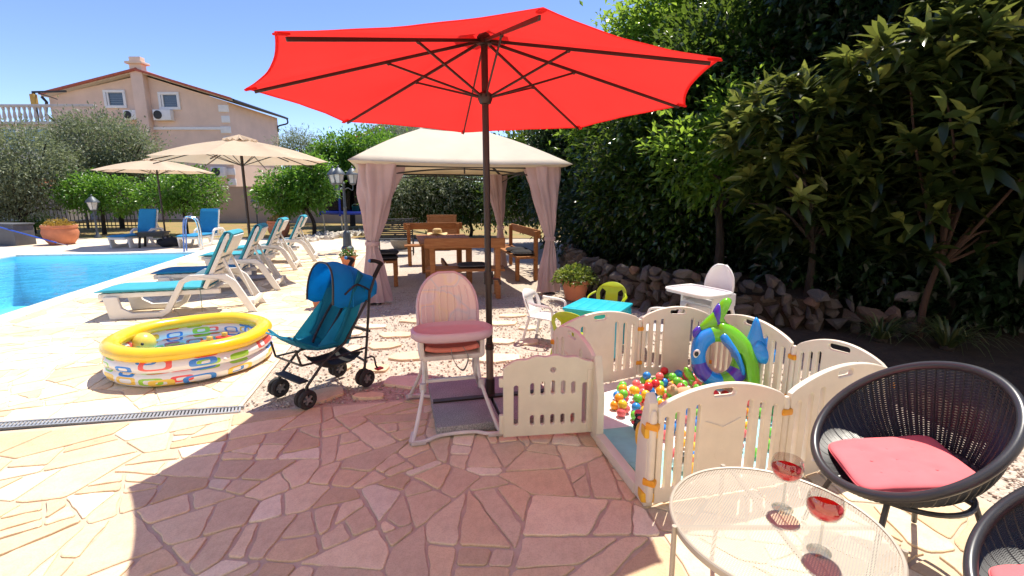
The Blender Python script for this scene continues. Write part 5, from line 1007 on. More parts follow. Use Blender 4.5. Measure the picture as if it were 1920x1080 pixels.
for sy, y1, nm in ((-1, -.365, 'front'), (1, .375, 'rear')):
    for s in (-1, 1): mb = MB(); mb.tube(smoothpath([(s*.19, -.02+sy*.03, .56), (s*.185, sy*.09, .38), (s*.20, sy*.17, .27), (s*.255, sy*.30, .09), (s*.285, y1, .018)], 6), .0125, 10); obj('leg', mb, m_hcf, hc)
    mb = MB(); mb.tube(smoothpath([(-.285, y1, .018), (-.20, y1-.005*sy, .02), (-.12, y1-.05*sy, .02), (0, y1-.06*sy, .02), (.12, y1-.05*sy, .02), (.20, y1-.005*sy, .02), (.285, y1, .018)], 5), .0125, 10); obj('foot_bar', mb, m_hcf, hc)
    for s in (-1, 1): mb = MB(); mb.bar((s*.27, y1+.07*(-sy), .05), (s*.292, y1, .013), .034, .034); mb.bar((s*.295, y1, .014), (s*.20, y1, .014), .03, .026); obj('foot_cap', mb, plain('cap_grey', (.50, .46, .46), .5), hc, .008)
mb = MB(); mb.bar((-.17, -.06, .30), (.17, -.06, .30), .03, .022); 
for s in (-1, 1): mb.bar((s*.165, -.06, .30), (s*.175, -.1, .50), .02, .022)
obj('footrest_frame', mb, m_hcf, hc, .006)
for s in (-1, 1): mb = MB(); mb.lathe([(.02, -.03), (.024, 0), (.02, .03)], 12, (s*.198, -.15, .29)); obj('leg_joint', mb, plain('cap_grey', (0, 0, 0)), hc); mb = MB(); mb.box((s*.195, -.03, .545), (.04, .10, .13)); obj('hinge', mb, m_hcf, hc, .012)
mb = MB(); P = smoothpath([(.07, -.19, .57), (.10, -.215, .50), (.07, -.22, .42), (.03, -.215, .44), (.0, -.20, .50), (-.01, -.19, .56)], 6)
for a, b in zip(P, P[1:]): mb.bar(a, b+(b-a)*.05, .004, .026, (0, 1, 0))
obj('strap', mb, plain('strap_grey', (.22, .21, .21), .8), hc)
# ================================================================ PLAYPEN
m_pp = plain('pen_cream', (.76, .68, .56), .4, var=.05, scale=9); m_or = plain('pen_orange', (.78, .33, .02), .4); m_gate = plain('gate_cream', (.68, .63, .50), .4, var=.05, scale=9); m_yc = plain('pen_yellow', (.75, .42, .03), .4)
PV = [Vector((*q, 0)) for q in ((.69, 2.19), (1.43, 2.36), (2.25, 2.72), (1.97, 3.22), (1.72, 3.97), (1.08, 3.95), (.33, 3.58), (.535, 2.94))]
pp = thing('playpen', 'cream plastic panelled playpen with orange clips', 'playpen', (0, 0, .012))
def panel_mesh(L, nL=4, nR=3):
    e = .022; a = [(x, .535+.095*abs(math.sin(PI*(x-e)/(L-2*e)))**.75) for x in [e+(L-2*e)*k/24 for k in range(25)]]; out = [(e, .02), (L-e, .02)]+a[::-1]; lps = [out]; cw = L*.30; c0 = L*.5-cw/2
    def slots(x0, x1, n):
        w_ = (x1-x0)/n
        for k in range(n): cx = x0+w_*(k+.5); lps.append(slot(cx-w_*.21, cx+w_*.21, .10, .535+.095*abs(math.sin(PI*cx/L))**.75-.085))
    slots(e+.015, c0, nL); slots(c0+cw, L-e-.015, nR); lps.append(slot(L/2-.065, L/2+.065, .565, .605)); return curve2d('panel', lps, .016, .006)
def panel(a, b, nL, nR, mat):
    d = b-a; me = remap(panel_mesh(d.length, nL, nR), lambda x, y, z: (x, -z, y)); o = link('panel', me, mat, pp, a, math.atan2(d.y, d.x)); L = d.length
    n_ = 1.; mb = MB()
    for s in (-1, 1): mb.lathe([(.032, 0), (.034, .002), (.030, .005), (0, .005)], 20, (L/2, s*.0165, .25), Matrix.Rotation(s*PI/2, 3, 'X'))
    obj('round_badge', mb, mat, o); mb = MB(); mb.bar((L/2-.10, -.017, .44), (L/2, -.017, .40), .004, .008, (0, 1, 0)); mb.bar((L/2, -.017, .40), (L/2+.10, -.017, .44), .004, .008, (0, 1, 0)); obj('moulded_line', mb, mat, o); return o
NP = len(PV); cfg = {0: (4, 3), 1: (3, 3), 2: (3, 3), 3: (3, 4), 4: (3, 3), 5: (3, 3), 6: (2, 2)}
for i in range(7): panel(PV[i], PV[i+1], *cfg[i], m_pp)
cen_p = sum(PV, Vector())/NP
for i in range(NP):
    p = PV[i]; mb = MB(); mb.lathe([(.017, .03), (.02, .05), (.02, .49), (.012, .52), (0, .525)], 12, p); obj('joint_post', mb, m_pp, pp)
    for z in (.14, .44): mb = MB(); d = (p-cen_p).normalized(); ang_ = math.atan2(d.y, d.x); mb.box((0, 0, z), (.05, .065, .036), Matrix.Rotation(ang_, 3, 'Z')); mb.warp(lambda x, y, z_: (x+p.x, y+p.y, z_)); obj('clip', mb, m_or, pp, .01)
# doorway: two posts, sill and the open gate
dv = (PV[7]-PV[0]).normalized(); dn = Vector((-dv.y, dv.x, 0)); p0 = PV[0]; p7 = PV[7]
def dpost(p, s, h_, mat):
    mb = MB(); mb.prism([(0, 0), (.115, 0), (.115, h_*.55), (.075, h_*.80), (.045, h_), (.0, h_*.93)], -.024, .024, lambda x, z, h: tuple(p+dv*s*x+dn*h+Vector((0, 0, z)))); return obj('door_post', mb, mat, pp, .008)
q0 = dpost(p0, 1, .60, m_pp); q7 = dpost(p7, -1, .56, m_gate)
mb = MB(); mb.prism([(.11, 0), ((p7-p0).length-.11, 0), ((p7-p0).length-.11, .065), (.11, .065)], -.03, .03, lambda x, z, h: tuple(p0+dv*x+dn*h+Vector((0, 0, z)))); obj('sill', mb, m_gate, pp, .012)
for z in (.05, .40): mb = MB(); mb.box((0, 0, 0), (.07, .075, .055)); c = p0+dv*.03+Vector((0, 0, z)); mb.warp(lambda x, y, q_: (x+c.x, y+c.y, q_+c.z)); obj('hinge_clip', mb, m_yc, pp, .012)
mb = MB(); c = p0+dv*.12+Vector((0, 0, .33)); mb.ball(c, (.028, .03, .075), 14, 10); obj('latch_lever', mb, m_yc, pp)
Lg = .585; e = .0; ga = [(x, .50+.065*abs(math.sin(PI*x/Lg))**.6+.006*math.cos(x*50)) for x in [Lg*k/26 for k in range(27)]]; lps = [[(0, .035), (Lg, .035)]+ga[::-1]]
for k in range(5): x = .125+k*.066; lps += [slot(x, x+.026, .31, .315+.075+.012*math.sin(PI*k/4)), slot(x, x+.026, .105, .175)]
lps += [slot(.05, .078, .10, .38), slot(.49, .52, .11, .38), slot(Lg/2-.04, Lg/2-.005, .455, .49)]
gd = Vector((-.045, 2.868, 0))-p7; gm = remap(curve2d('gate', lps, .017, .006), lambda x, y, z: (x, -z, y)); gt = link('gate', gm, m_gate, pp, p7+Vector((-.01, -.02, 0)), math.atan2(gd.y, gd.x)); mb = MB(); mb.box((.035, 0, .26), (.03, .046, .42)); mb.box((Lg+.012, 0, .12), (.03, .03, .13)); mb.box((Lg+.012, 0, .40), (.03, .03, .06)); obj('gate_stile', mb, m_gate, gt, .008)
# foam floor tiles inside the pen
fl = thing('foam_mat', 'foam play mat of white, teal and pale blue tiles inside the playpen', 'play mat', (0, 0, .014)); ins = [cen_p+(p-cen_p)*.965 for p in PV]; poly_in = [(p.x, p.y) for p in ins]; mcol = [plain('foam_white', (.78, .77, .75), .7), plain('foam_teal', (.26, .62, .58), .7), plain('foam_cyan', (.30, .66, .74), .7)]; an = math.atan2(dv.y, dv.x)-PI/2; TS = .42
for i in range(-1, 6):
    for j in range(-1, 7):
        o0 = Vector((.62, 2.13, 0)); ex = Vector((math.cos(an), math.sin(an), 0)); ey = Vector((-ex.y, ex.x, 0)); sq_ = [o0+ex*(i*TS)+ey*(j*TS), o0+ex*((i+1)*TS-.003)+ey*(j*TS), o0+ex*((i+1)*TS-.003)+ey*((j+1)*TS-.003), o0+ex*(i*TS)+ey*((j+1)*TS-.003)]; p_ = [(q.x, q.y) for q in sq_]
        for k in range(NP):
            if len(p_) < 3: break
            a, b = poly_in[k], poly_in[(k+1) % NP]; p_ = clip(p_, a[0], a[1], -(b[1]-a[1]), b[0]-a[0])
        if len(p_) > 2 and area(p_) > .004:
            ci = 1 if (i <= 0 and j <= 1) else (2 if i >= 2 and (j <= 1 or (i+j) % 3 == 0) else 0); mb = MB(); mb.prism(p_, 0, .012+.0004*((i*3+j) % 3)); obj('foam_tile', mb, mcol[ci], fl, smooth=False)
# ---- balls
bcols = [plain('ball_green', (.16, .60, .06), .28, var=.03), plain('ball_blue', (.02, .24, .72), .28, var=.03), plain('ball_pink', (.85, .16, .17), .28, var=.03), plain('ball_orange', (.88, .36, .02), .28, var=.03), plain('ball_yellow', (.88, .55, .03), .28, var=.03), plain('ball_red', (.70, .03, .04), .28, var=.03), plain('ball_dark_green', (.03, .36, .12), .28, var=.03)]
bme = []
for k, m_ in enumerate(bcols): me = mk('ball', MB().ball((0, 0, 0), .0335, 16, 11), ang=180); me.materials.append(m_); bme.append(me)
bl = []; cnames = ['green', 'blue', 'pink', 'orange', 'yellow', 'red', 'dark green']
def inside(p, poly, m_):
    return all((-(b[1]-a[1])*(p[0]-a[0])+(b[0]-a[0])*(p[1]-a[1]))/math.hypot(b[0]-a[0], b[1]-a[1]) > m_ for a, b in zip(poly, poly[1:]+poly[:1]))
BZ = .014+.0335+.013; region = [(1146, 765), (1165, 722), (1240, 704), (1330, 694), (1420, 700), (1470, 760), (1490, 860), (1400, 850), (1340, 870), (1290, 880), (1262, 860), (1240, 800), (1190, 785)]
rb2 = random.Random(4)
def pip(x, y, P): 
    c_ = False; j = len(P)-1
    for i in range(len(P)):
        if (P[i][1] > y) != (P[j][1] > y) and x < (P[j][0]-P[i][0])*(y-P[i][1])/(P[j][1]-P[i][1])+P[i][0]: c_ = not c_
        j = i
    return c_
wreg = [tuple(G(x, y, BZ)[:2]) for x, y in region]; tries = 0
while len(bl) < 175 and tries < 40000:
    tries += 1; x, y = rb2.uniform(.5, 2.2), rb2.uniform(2.2, 4.1)
    if not pip(x, y, wreg) or not inside((x, y), poly_in, .05): continue
    dens = 1. if x < 1.6 and y > 2.85 else .05
    if rb2.random() > dens: continue
    if all((x-a)**2+(y-b)**2 > .0672**2 for a, b, c_ in bl if c_ == BZ): bl.append((x, y, BZ)); continue
    near = [(a, b) for a, b, c_ in bl if c_ == BZ and (x-a)**2+(y-b)**2 < .052**2]
    if len(near) >= 2 and y > 3.0 and rb2.random() < .12 and all((x-a)**2+(y-b)**2 > .0672**2 for a, b, c_ in bl if c_ != BZ): bl.append((x, y, BZ+.048))
for k, (x, y, z) in enumerate(bl):
    c_ = rb2.choices(range(7), (6, 5, 5, 2.4, 2.2, 1, 1.2))[0]; o = link('play_ball', bme[c_], None, None, (x, y, z)); tag(o, '%s plastic ball among the scattered balls in the playpen' % cnames[c_], 'ball', '%s balls in the playpen' % cnames[c_])
ty = thing('toy_figure', 'small black and red toy beside the playpen door post', 'toy', G(1196, 812, .03)); mb = MB(); mb.ball((0, 0, .06), (.035, .03, .055), 12, 9); mb.ball((0, -.005, .13), .03, 12, 9); obj('body', mb, plain('toy_black', (.012, .012, .014), .25), ty); mb = MB(); mb.lathe([(.031, .135), (.025, .155), (0, .165)], 14); mb.ball((-.035, 0, .075), .013, 8, 6); mb.ball((.0, -.033, .125), (.018, .01, .012), 8, 6); obj('trim', mb, plain('toy_red', (.7, .06, .1), .3), ty)
pt = thing('plush_toy', 'tan plush toy lying among the playpen balls', 'toy', G(1285, 745, .075)); mb = MB(); mb.ball((0, 0, .03), (.09, .06, .05), 14, 9); mb.ball((-.1, 0, .05), .045, 12, 9); obj('body', mb, plain('plush_tan', (.55, .36, .2), .9, bump=.5, bscale=200), pt); mb = MB()
for s in (-1, 1): mb.ball((-.11, s*.03, .095), .016, 8, 6); mb.ball((.06, s*.06, .01), (.035, .02, .02), 8, 6)
obj('ears_and_paws', mb, plain('plush_tan', (0, 0, 0)), pt)
cl = thing('toy_block_set', 'white and yellow toy blocks seen through the playpen slats', 'toy', G(1278, 880, .03)); mb = MB(); mb.box((0, 0, .03), (.09, .07, .05)); obj('block', mb, plain('blk_white', (.75, .75, .75), .4), cl, .006); mb = MB(); mb.box((.11, .05, .03), (.07, .07, .05)); obj('block', mb, m_yc, cl, .006); mb = MB(); mb.box((.0, .0, .075), (.05, .05, .04)); obj('block', mb, plain('blk_black', (.02, .02, .02), .4), cl, .006)
# ---- inflatable fish ring
FC = D(1352, 668, 3.52); K = 904/3.69; fs = thing('inflatable_fish', 'blue and green inflatable fish swim ring standing in the playpen', 'inflatable', FC, R(-6)); LEAN = Matrix.Rotation(R(-14), 3, 'X')
fp = lambda x, y: ((x-1352)/K, (668-y)/K)
m_fb = plain('vinyl_blue', (.012, .27, .78), .18, var=.08, coat=.4); m_fg = plain('vinyl_green', (.16, .52, .015), .18, var=.06, coat=.4); m_fv = plain('vinyl_purple', (.07, .04, .42), .18, var=.06, coat=.4)
def ringpart(name, a0, a1, mat, par, fat=1.):
    n = max(6, int(abs(a1-a0)/6)); mb = MB()
    def fn(u, v):
        a = R(a0+(a1-a0)*u); ci = Vector((-4+24.5*math.cos(a), 0, -2+29*math.sin(a)))/K; co_ = Vector((58*math.cos(a)*(1+.06*math.cos(3*a)), 0, 60*math.sin(a)))/K; m_ = (ci+co_)/2; d_ = (co_-ci)/2; b_ = 2*PI*v; p = m_+d_*math.cos(b_)*fat+Vector((0, .07*fat, 0))*math.sin(b_); return tuple(LEAN @ p)
    mb.grid(fn, n, 20, cv=True); return obj(name, mb, mat, par, ang=80)
body = ringpart('body_ring', 0, 360, m_fb, fs)
for a0, a1, m_ in ((62, 112, m_fg), (-32, 50, m_fg), (50, 62, m_fv), (196, 236, m_fv), (272, 300, m_fg), (300, 330, m_fv)): ringpart('colour_band', a0, a1, m_, body, 1.025)
def pillow(name, pts, th, mat, par, yo=0., ridge=0.):
    P = [Vector((fp(*q)[0], 0, fp(*q)[1])) for q in pts]; P = smoothpath([(p.x, p.y, p.z) for p in P], 4, True); c_ = sum(P, Vector())/len(P); n = len(P); mb = MB(); V = []; S = [1, .93, .8, .55, .25]
    for s_ in S: V += [c_+(p-c_)*s_+Vector((0, -th*math.sqrt(1-s_*s_*.999)+yo, 0)) for p in P]
    for s_ in S[1:]: V += [c_+(p-c_)*s_+Vector((0, th*math.sqrt(1-s_*s_*.999)+yo, 0)) for p in P]
    m_ = len(S); V = [LEAN @ v for v in V]; F = []
    for k in range(m_-1): F += [(k*n+i, k*n+(i+1) % n, (k+1)*n+(i+1) % n, (k+1)*n+i) for i in range(n)]
    b0 = m_*n; F += [(i, (i+1) % n, b0+(i+1) % n, b0+i) for i in range(n)]
    for k in range(m_-2): F += [(b0+k*n+i, b0+k*n+(i+1) % n, b0+(k+1)*n+(i+1) % n, b0+(k+1)*n+i) for i in range(n)]
    F += [tuple((m_-1)*n+i for i in range(n)), tuple(b0+(m_-2)*n+i for i in range(n))[::-1]]; mb.add([tuple(v) for v in V], F); return obj(name, mb, mat, par, ang=80)
fin = pillow('dorsal_fin', [(1310, 618), (1322, 600), (1338, 584), (1352, 563), (1364, 558), (1371, 564), (1360, 580), (1355, 594), (1368, 612), (1392, 634), (1372, 638), (1345, 628), (1326, 625)], .045, m_fg, fs); pillow('fin_stripe', [(1337, 584), (1348, 568), (1350, 588), (1346, 606), (1352, 622), (1344, 624), (1338, 606)], .052, m_fv, fin)
pillow('side_wing', [(1346, 604), (1376, 614), (1400, 638), (1413, 670), (1418, 704), (1414, 730), (1396, 732), (1392, 702), (1382, 668), (1366, 644), (1340, 630)], .075, m_fg, fs, -.035); pillow('wing_stripe', [(1352, 622), (1364, 636), (1380, 662), (1390, 694), (1384, 700), (1372, 668), (1356, 646), (1344, 632)], .075, m_fb, fs, -.055); pillow('tail_fold', [(1398, 652), (1412, 632), (1432, 650), (1450, 664), (1436, 678), (1414, 676)], .05, m_fb, fs, -.05); pillow('tail_fin', [(1392, 646), (1401, 616), (1411, 593), (1423, 610), (1433, 634), (1449, 660), (1440, 675), (1418, 672), (1400, 664)], .04, m_fb, fs, -.035); pillow('lower_fin', [(1400, 690), (1412, 712), (1432, 722), (1452, 728), (1440, 736), (1410, 734), (1392, 720)], .035, m_fg, fs, -.01); pillow('front_fin', [(1300, 700), (1288, 690), (1284, 698), (1292, 712), (1306, 716)], .03, m_fg, fs); pillow('lip', [(1303, 636), (1300, 622), (1312, 612), (1316, 624)], .03, m_fv, fs)
ex_, ez_ = fp(1305, 664); mb = MB(); mb.ball(LEAN @ Vector((ex_, -.058, ez_)), (.030, .012, .036), 16, 10); eo = obj('eye', mb, m_white, fs); mb = MB(); mb.ball(LEAN @ Vector((ex_-.008, -.069, ez_)), (.016, .006, .020), 12, 8); obj('pupil', mb, m_dark, eo)
# ================================================================ CHILDREN'S TABLE AND CHAIRS
m_tq = plain('turquoise_plastic', (.02, .46, .60), .35, var=.04); m_lime = plain('lime_plastic', (.40, .50, .015), .35, var=.04); m_wp = plain('kid_white', (.74, .73, .71), .38, var=.03)
kt = thing('kids_table', 'turquoise square plastic children’s table', 'table', (.885, 4.82, 0), R(-30)); TW = .56
mb = MB(); mb.box((0, 0, .44), (TW, TW, .03)); mb.box((0, 0, .40), (TW-.03, TW-.03, .05)); obj('tabletop', mb, m_tq, kt, .012)
for k in range(5): mb = MB(); mb.box((-.2+k*.1, 0, .4555), (.09, TW-.08, .004)); obj('top_groove', mb, m_tq, kt, .0015)
for sx in (-1, 1):
    for sy in (-1, 1): mb = MB(); mb.prism([(-.05, -.05), (.05, -.05), (.05, -.02), (-.02, -.02), (-.02, .05), (-.05, .05)], 0, .40, lambda x, y, h: (sx*(TW/2-.055-x*-1 if False else TW/2-.06-x), sy*(TW/2-.06-y), h)); obj('leg', mb, m_tq, kt, .006)
    mb = MB(); mb.lathe([(.035, 0), (.035, .02), (.02, .03), (0, .03)], 16, (sx*TW/2, .0, .36), Matrix.Rotation(sx*PI/2, 3, 'Y')); obj('side_knob', mb, m_lime, kt)
def kidchair(label, loc, rz, mat):
    o = thing('kids_chair', label, 'chair', loc, rz, 'plastic children’s armchairs'); mb = MB(); mb.grid(lambda u, v: ((2*u-1)*.165*(1-.08*v), -.15+.30*v, .27-.012*math.sin(PI*u)*math.sin(PI*v)-.015*(1-v)**6), 12, 12); solid(obj('seat', mb, mat, o), .014)
    out = [(-.155, .27), (.155, .27), (.175, .40)]+[(.175*math.cos(R(a)), .42+.13*math.sin(R(a))) for a in range(0, 181, 12)]+[(-.175, .40)]; lps = [out]
    for s in (-1, 1): lps.append([(s*.125, .32), (s*.138, .43), (s*.115, .475), (s*.07, .44), (s*.075, .33)])
    me = remap(curve2d('backrest', lps, .007, .003), lambda x, y, z: (x*(1+.1*(y-.27)), .15+.10*(y-.27)/.28-.55*x*x*2.2+z, y)); link('backrest', me, mat, o)
    for s in (-1, 1):
        mb = MB(); P = smoothpath([(s*.175, .12, .44), (s*.205, .03, .425), (s*.205, -.10, .415), (s*.19, -.15, .38), (s*.16, -.15, .26)], 6)
        for a, b in zip(P, P[1:]): mb.bar(a, b+(b-a)*.06, .028, .014, (s*1., 0, .6))
        obj('armrest', mb, mat, o, .003)
        for y0, y1 in ((-.13, -.17), (.13, .19)): mb = MB(); mb.bar((s*.145, y0, .265), (s*.185, y1, 0), .03, .026); obj('leg', mb, mat, o, .006)
    return o
kidchair('white children’s armchair left of the turquoise table', (.37, 5.12, 0), R(62), m_wp); kidchair('lime green children’s armchair behind the turquoise table', (1.10, 5.42, 0), R(-25), m_lime)
kidchair('lime green children’s armchair in front of the turquoise table', (.60, 4.36, 0), R(152), m_lime); kidchair('white children’s armchair right of the turquoise table', (1.46, 4.62, 0), R(-118), m_wp)
# white plastic high chair
wh = thing('plastic_high_chair', 'white plastic high chair with tray in front of the dry stone wall', 'high chair', (1.86, 4.50, 0), R(-62)); mb = MB()
def wback(u, v):
    v = min(v, .98)
    z = .55+.36*v; wd = .165*math.sqrt(max(0, 1-max(0, (v-.45)/.55)**2)); return ((2*u-1)*wd, .13+.04*v+.05*(1-(2*u-1)**2), z)
mb.grid(wback, 21, 18); solid(obj('backrest', mb, m_wp, wh, ang=80), .02); mb = MB(); mb.prism([(-.18, -.14), (.18, -.14), (.19, .16), (-.19, .16)], .50, .57); obj('seat', mb, m_wp, wh, .02)
mb = MB(); mb.grid(lambda u, v: ((2*u-1)*.17, -.155, .40+.15*v), 3, 3); solid(obj('front_panel', mb, m_wp, wh), .02); mb = MB(); mb.ball((0, -.172, .47), (.018, .006, .012), 10, 6); obj('keyhole', mb, m_dark, wh)
mb = MB(); TP = [(.26*math.copysign(abs(math.cos(a))**.4, math.cos(a)), -.13+.20*math.copysign(abs(math.sin(a))**.4, math.sin(a))) for a in [2*PI*k/40 for k in range(40)]]; mb.prism(TP, .66, .682); tro = obj('tray', mb, plain('tray_white', (.70, .70, .73), .12, var=.03), wh, .006); mb = MB(); mb.tube([(x, y, .684) for x, y in TP], .011, 8, closed=True); obj('tray_lip', mb, m_wp, tro)
for sx in (-1, 1):
    for sy in (-1, 1): mb = MB(); mb.tube([(sx*.16, sy*.12+.01, .58), (sx*.26, sy*.26, 0)], [.017, .013], 10); obj('leg', mb, m_wp, wh)
    mb = MB(); mb.bar((sx*.18, -.14, .60), (sx*.18, .16, .60), .03, .12); obj('side_panel', mb, m_wp, wh, .01)
# ================================================================ WICKER CHAIRS
m_wk = plain('black_wicker', (.020, .020, .023), .38, var=.2, scale=30); m_rim2 = plain('dark_rim', (.045, .046, .052), .32, .2); m_cus = cloth('coral_cushion', (.78, .17, .19), .0, rough=.85, var=.06, scale=10, weave=500, bump=.15)
t = NT('seat_lattice'); vv = t.new('ShaderNodeTexVoronoi'); vv.inputs['Scale'].default_value = 75; t.l.new(t.coord(), vv.inputs['Vector']); t.col(t.ramp(vv.outputs['Color'], [(.2, (.02, .019, .019)), (.5, (.06, .053, .047)), (.9, (.15, .13, .11))])); t.set(Roughness=.8); t.bump(vv.outputs['Distance'], .6, .01); m_lat = t.m
def wicker(label, loc, rz):   # local: faces -x ; rim circle tilted 40 degrees
    o = thing('wicker_chair', label, 'chair', loc, rz, 'black wicker tub chairs at the round table'); RR = .36; C0 = Vector((0, 0, .614)); th = R(39.9); nrm = Vector((-math.sin(th), 0, math.cos(th))); u_ = Vector((0, 1, 0)); w_ = nrm.cross(u_); SC = Vector((.035, 0, .418)); SR = .225; TL = R(13); su = Vector((math.cos(TL), 0, math.sin(TL)))
    def surf(a, t_):
        A = C0+(u_*math.sin(a)+w_*math.cos(a))*RR; B = SC+su*(w_.x/abs(w_.x)*math.cos(a)*SR)+Vector((0, math.sin(a)*SR, 0)); p = A.lerp(B, t_); out = Vector((A.x-SC.x, A.y, 0)); p += out*.05*math.sin(PI*t_)-Vector((0, 0, .02*math.sin(PI*t_))); return p
    mb = MB(); NA = 120
    mb.tube([surf(2*PI*k/NA, 0) for k in range(NA)], .0185, 12, closed=True); obj('rim', mb, m_rim2, o)
    mb = MB(); NRg = 66
    for j in range(1, NRg): mb.tube([surf(2*PI*k/96, j/NRg)+Vector((0, 0, .0022*(1 if (k+j) % 2 else -1))) for k in range(96)], .0034, 4, closed=True)
    tag(obj('woven_strands', mb, m_wk, o), kind='stuff'); mb = MB()
    for k in range(60): mb.tube([surf(2*PI*k/60, j/10) for j in range(11)], .0042, 5)
    tag(obj('ribs', mb, m_wk, o), kind='stuff'); mb = MB(); mb.lathe([(0, .0), (SR, 0), (SR+.004, -.012), (SR-.01, -.02), (0, -.02)], 48, SC+Vector((0, 0, .010)), Matrix.Rotation(-TL, 3, 'Y')); obj('seat_base', mb, m_lat, o)
    mb = MB(); mb.tube([(SC.x+.22*math.cos(2*PI*k/40), .22*math.sin(2*PI*k/40), .355) for k in range(40)], .011, 8, closed=True); obj('seat_ring', mb, m_rim2, o)
    for a in (R(40), R(140), R(220), R(320)): mb = MB(); ca2, sa2 = math.cos(a), math.sin(a); mb.tube(smoothpath([(SC.x+.12*ca2, .12*sa2, .372), (SC.x+.205*ca2, .205*sa2, .355), (SC.x+.235*ca2, .235*sa2, .31), (SC.x+.34*ca2, .34*sa2, .012)], 5), .0115, 10); obj('leg', mb, m_rim2, o)
    return o
def seatcushion(label, loc, rz):
    c_ = thing('chair_cushion', label, 'cushion', loc, rz, 'coral chair cushions'); c_.rotation_euler = (0, R(-12), rz); mb = MB(); d = (.42, .40, .045)
    def fn(u, v):
        a = 2*PI*u; r_ = abs(math.sin(PI*v)); x = math.copysign(abs(math.cos(a))**.28, math.cos(a))*min(1, r_*1.6)**.55; y = math.copysign(abs(math.sin(a))**.28, math.sin(a))*min(1, r_*1.6)**.55; x *= max(1e-6,r_)**.25; y *= max(1e-6,r_)**.25
        z = -math.cos(PI*v); dim = sum(math.exp(-((x-px_)**2+(y-py_)**2)*90) for px_ in (-.45, 0, .45) for py_ in (-.45, 0, .45)); return (x*d[0]/2, y*d[1]/2, d[2]/2+math.copysign(abs(z)**.6, z)*d[2]/2*(1-.35*dim)+.004*math.sin(x*5)*math.cos(y*4))
    mb.grid(fn, 96, 40, cu=True); obj('pad', mb, m_cus, c_, ang=180); mb = MB(); q = [(math.copysign(abs(math.cos(a))**.28, math.cos(a))*d[0]/2, math.copysign(abs(math.sin(a))**.28, math.sin(a))*d[1]/2, d[2]/2) for a in [2*PI*k/64 for k in range(64)]]; mb.tube(q, .0035, 5, closed=True); po_ = obj('piping', mb, m_cus, c_); mb = MB()
    for px_ in (-.45, 0, .45):
        for py_ in (-.45, 0, .45): mb.ball((px_*d[0]/2, py_*d[1]/2, d[2]*.83), (.006, .006, .003), 8, 5)
    obj('tufts', mb, m_cus, c_)
wicker('black wicker tub chair with coral cushion nearest the playpen', (1.627, 1.853, .012), R(-2)); seatcushion('coral seat cushion in the wicker chair nearest the playpen', (1.63, 1.855, .432), R(-14))
wicker('black wicker tub chair cut off by the lower right corner', (1.60, 1.06, .012), R(-14)); seatcushion('coral seat cushion in the wicker chair at the lower right corner', (1.60, 1.07, .432), R(-24))
# ================================================================ ROUND MESH TABLE AND GLASSES
m_tab = plain('table_cream', (.40, .35, .285), .42, .1, var=.05); TC = Vector((.911, 1.475, 0)); TZ = .45; TR = .353; ta = thing('mesh_table', 'round cream table with perforated metal mesh top', 'table', (TC.x, TC.y, .012)); mb = MB(); z = TZ-.012
mb.lathe([(TR-.012, z-.02), (TR, z-.018), (TR, z+.002), (TR-.004, z+.006), (TR-.012, z+.004), (TR-.012, z-.02)], 96, cap=False); obj('rim_band', mb, m_tab, ta)
V = []; F = []; ax1, ax2 = .0105, .0062; nrow = int(TR/ax2)+1; hz_ = .60     # expanded metal: diamond openings
for j in range(-nrow, nrow+1):
    y = j*ax2; x0 = (j % 2)*ax1
    for i in range(-40, 41):
        x = i*ax1*2*.5*2*.5+x0*.5 if False else i*ax1+ (j % 2)*ax1/2
        if x*x+y*y > (TR-.010)**2: continue
        o_i = len(V); hw, hh = ax1/2, ax2; V += [(x-hw, y, z), (x, y-hh, z), (x+hw, y, z), (x, y+hh, z)]+[(x-hw*hz_, y, z+.0004), (x, y-hh*hz_, z+.0004), (x+hw*hz_, y, z+.0004), (x, y+hh*hz_, z+.0004)]
        F += [(o_i+k, o_i+(k+1) % 4, o_i+4+(k+1) % 4, o_i+4+k) for k in range(4)]
link('mesh_top', npmesh('mesh_top', np.array(V), np.array(F)), m_tab, ta)
mb = MB(); mb.bar((0, -TR+.01, z-.012), (0, TR-.01, z-.012), .014, .010); mb.bar((-TR+.01, 0, z-.0135), (TR-.01, 0, z-.0135), .014, .010); obj('cross_bar', mb, m_tab, ta)
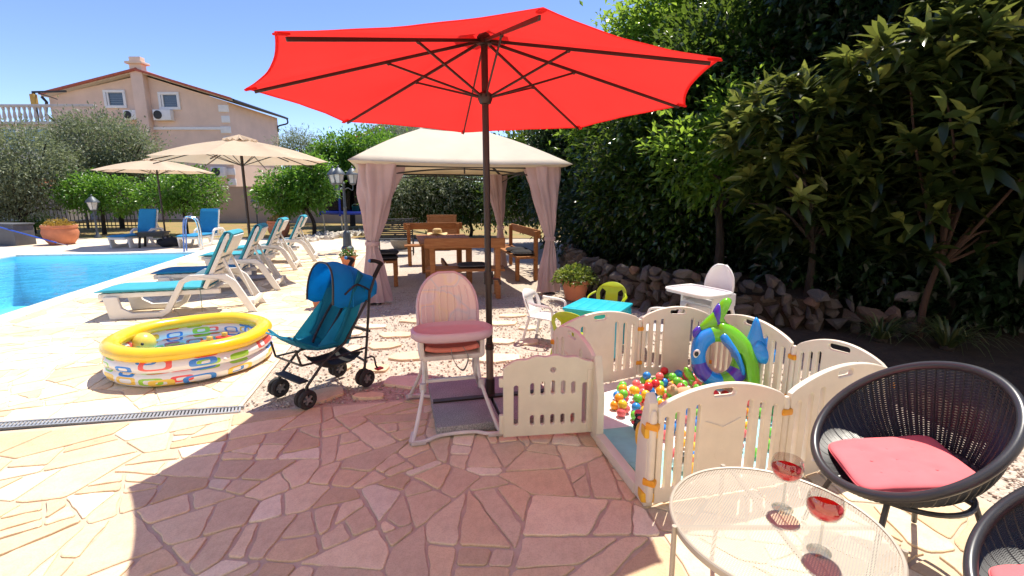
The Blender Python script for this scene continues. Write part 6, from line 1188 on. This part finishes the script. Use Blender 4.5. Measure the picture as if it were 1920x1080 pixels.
for a in (R(183), R(268), R(-22), R(95)): ca2, sa2 = math.cos(a), math.sin(a); mb = MB(); mb.tube([((TR+.006)*ca2, (TR+.006)*sa2, z+.008), ((TR+.004)*ca2, (TR+.004)*sa2, .25), ((TR+.03)*ca2, (TR+.03)*sa2, .0)], .009, 10); obj('leg', mb, m_tab, ta)
gg = glassy('clear_glass', (.86, .88, .88), .02, 1.75); t = NT('rose_wine'); t.n.remove(t.b); tr_ = t.new('ShaderNodeBsdfTransparent'); tr_.inputs[0].default_value = (.90, .05, .06, 1); gl_ = t.new('ShaderNodeBsdfGlossy'); gl_.inputs['Roughness'].default_value = .03; df = t.new('ShaderNodeBsdfTranslucent'); df.inputs[0].default_value = (.75, .02, .03, 1); fr_ = t.new('ShaderNodeFresnel'); ge_ = t.new('ShaderNodeNewGeometry'); t.l.new(t.math('ADD', t.math('MULTIPLY', t.math('SUBTRACT', 1., ge_.outputs['Backfacing']), 1.33-1/1.33), 1/1.33), fr_.inputs[0])
m1 = t.new('ShaderNodeMixShader'); m1.inputs[0].default_value = .45; t.l.new(tr_.outputs[0], m1.inputs[1]); t.l.new(df.outputs[0], m1.inputs[2]); m2 = t.new('ShaderNodeMixShader'); t.l.new(fr_.outputs[0], m2.inputs[0]); t.l.new(m1.outputs[0], m2.inputs[1]); t.l.new(gl_.outputs[0], m2.inputs[2]); t.l.new(m2.outputs[0], t.out.inputs[0]); m_wine = t.m
for lab, p in (('stemmed glass of rosé wine further back on the mesh table', (.974, 1.555)), ('stemmed glass of rosé wine nearer the camera on the mesh table', (.973, 1.343))):
    o = thing('wine_glass', lab, 'glass', (p[0], p[1], TZ+.0025)); prof = [(0, .0), (.034, 0), (.035, .002), (.02, .006), (.007, .014), (.0042, .03), (.004, .095), (.006, .107), (.022, .116), (.041, .130), (.0515, .150), (.053, .168), (.0495, .186), (.0465, .196), (.0455, .196), (.0485, .186), (.0515, .168), (.050, .150), (.040, .132), (.021, .119), (0, .112)]
    mb = MB(); mb.lathe(prof, 40); obj('glass', mb, gg.m, o, ang=60); mb = MB(); mb.lathe([(0, .1135), (.020, .1205), (.039, .1335), (.0490, .151), (.0500, .160), (0, .160)], 40); obj('wine', mb, m_wine, o)
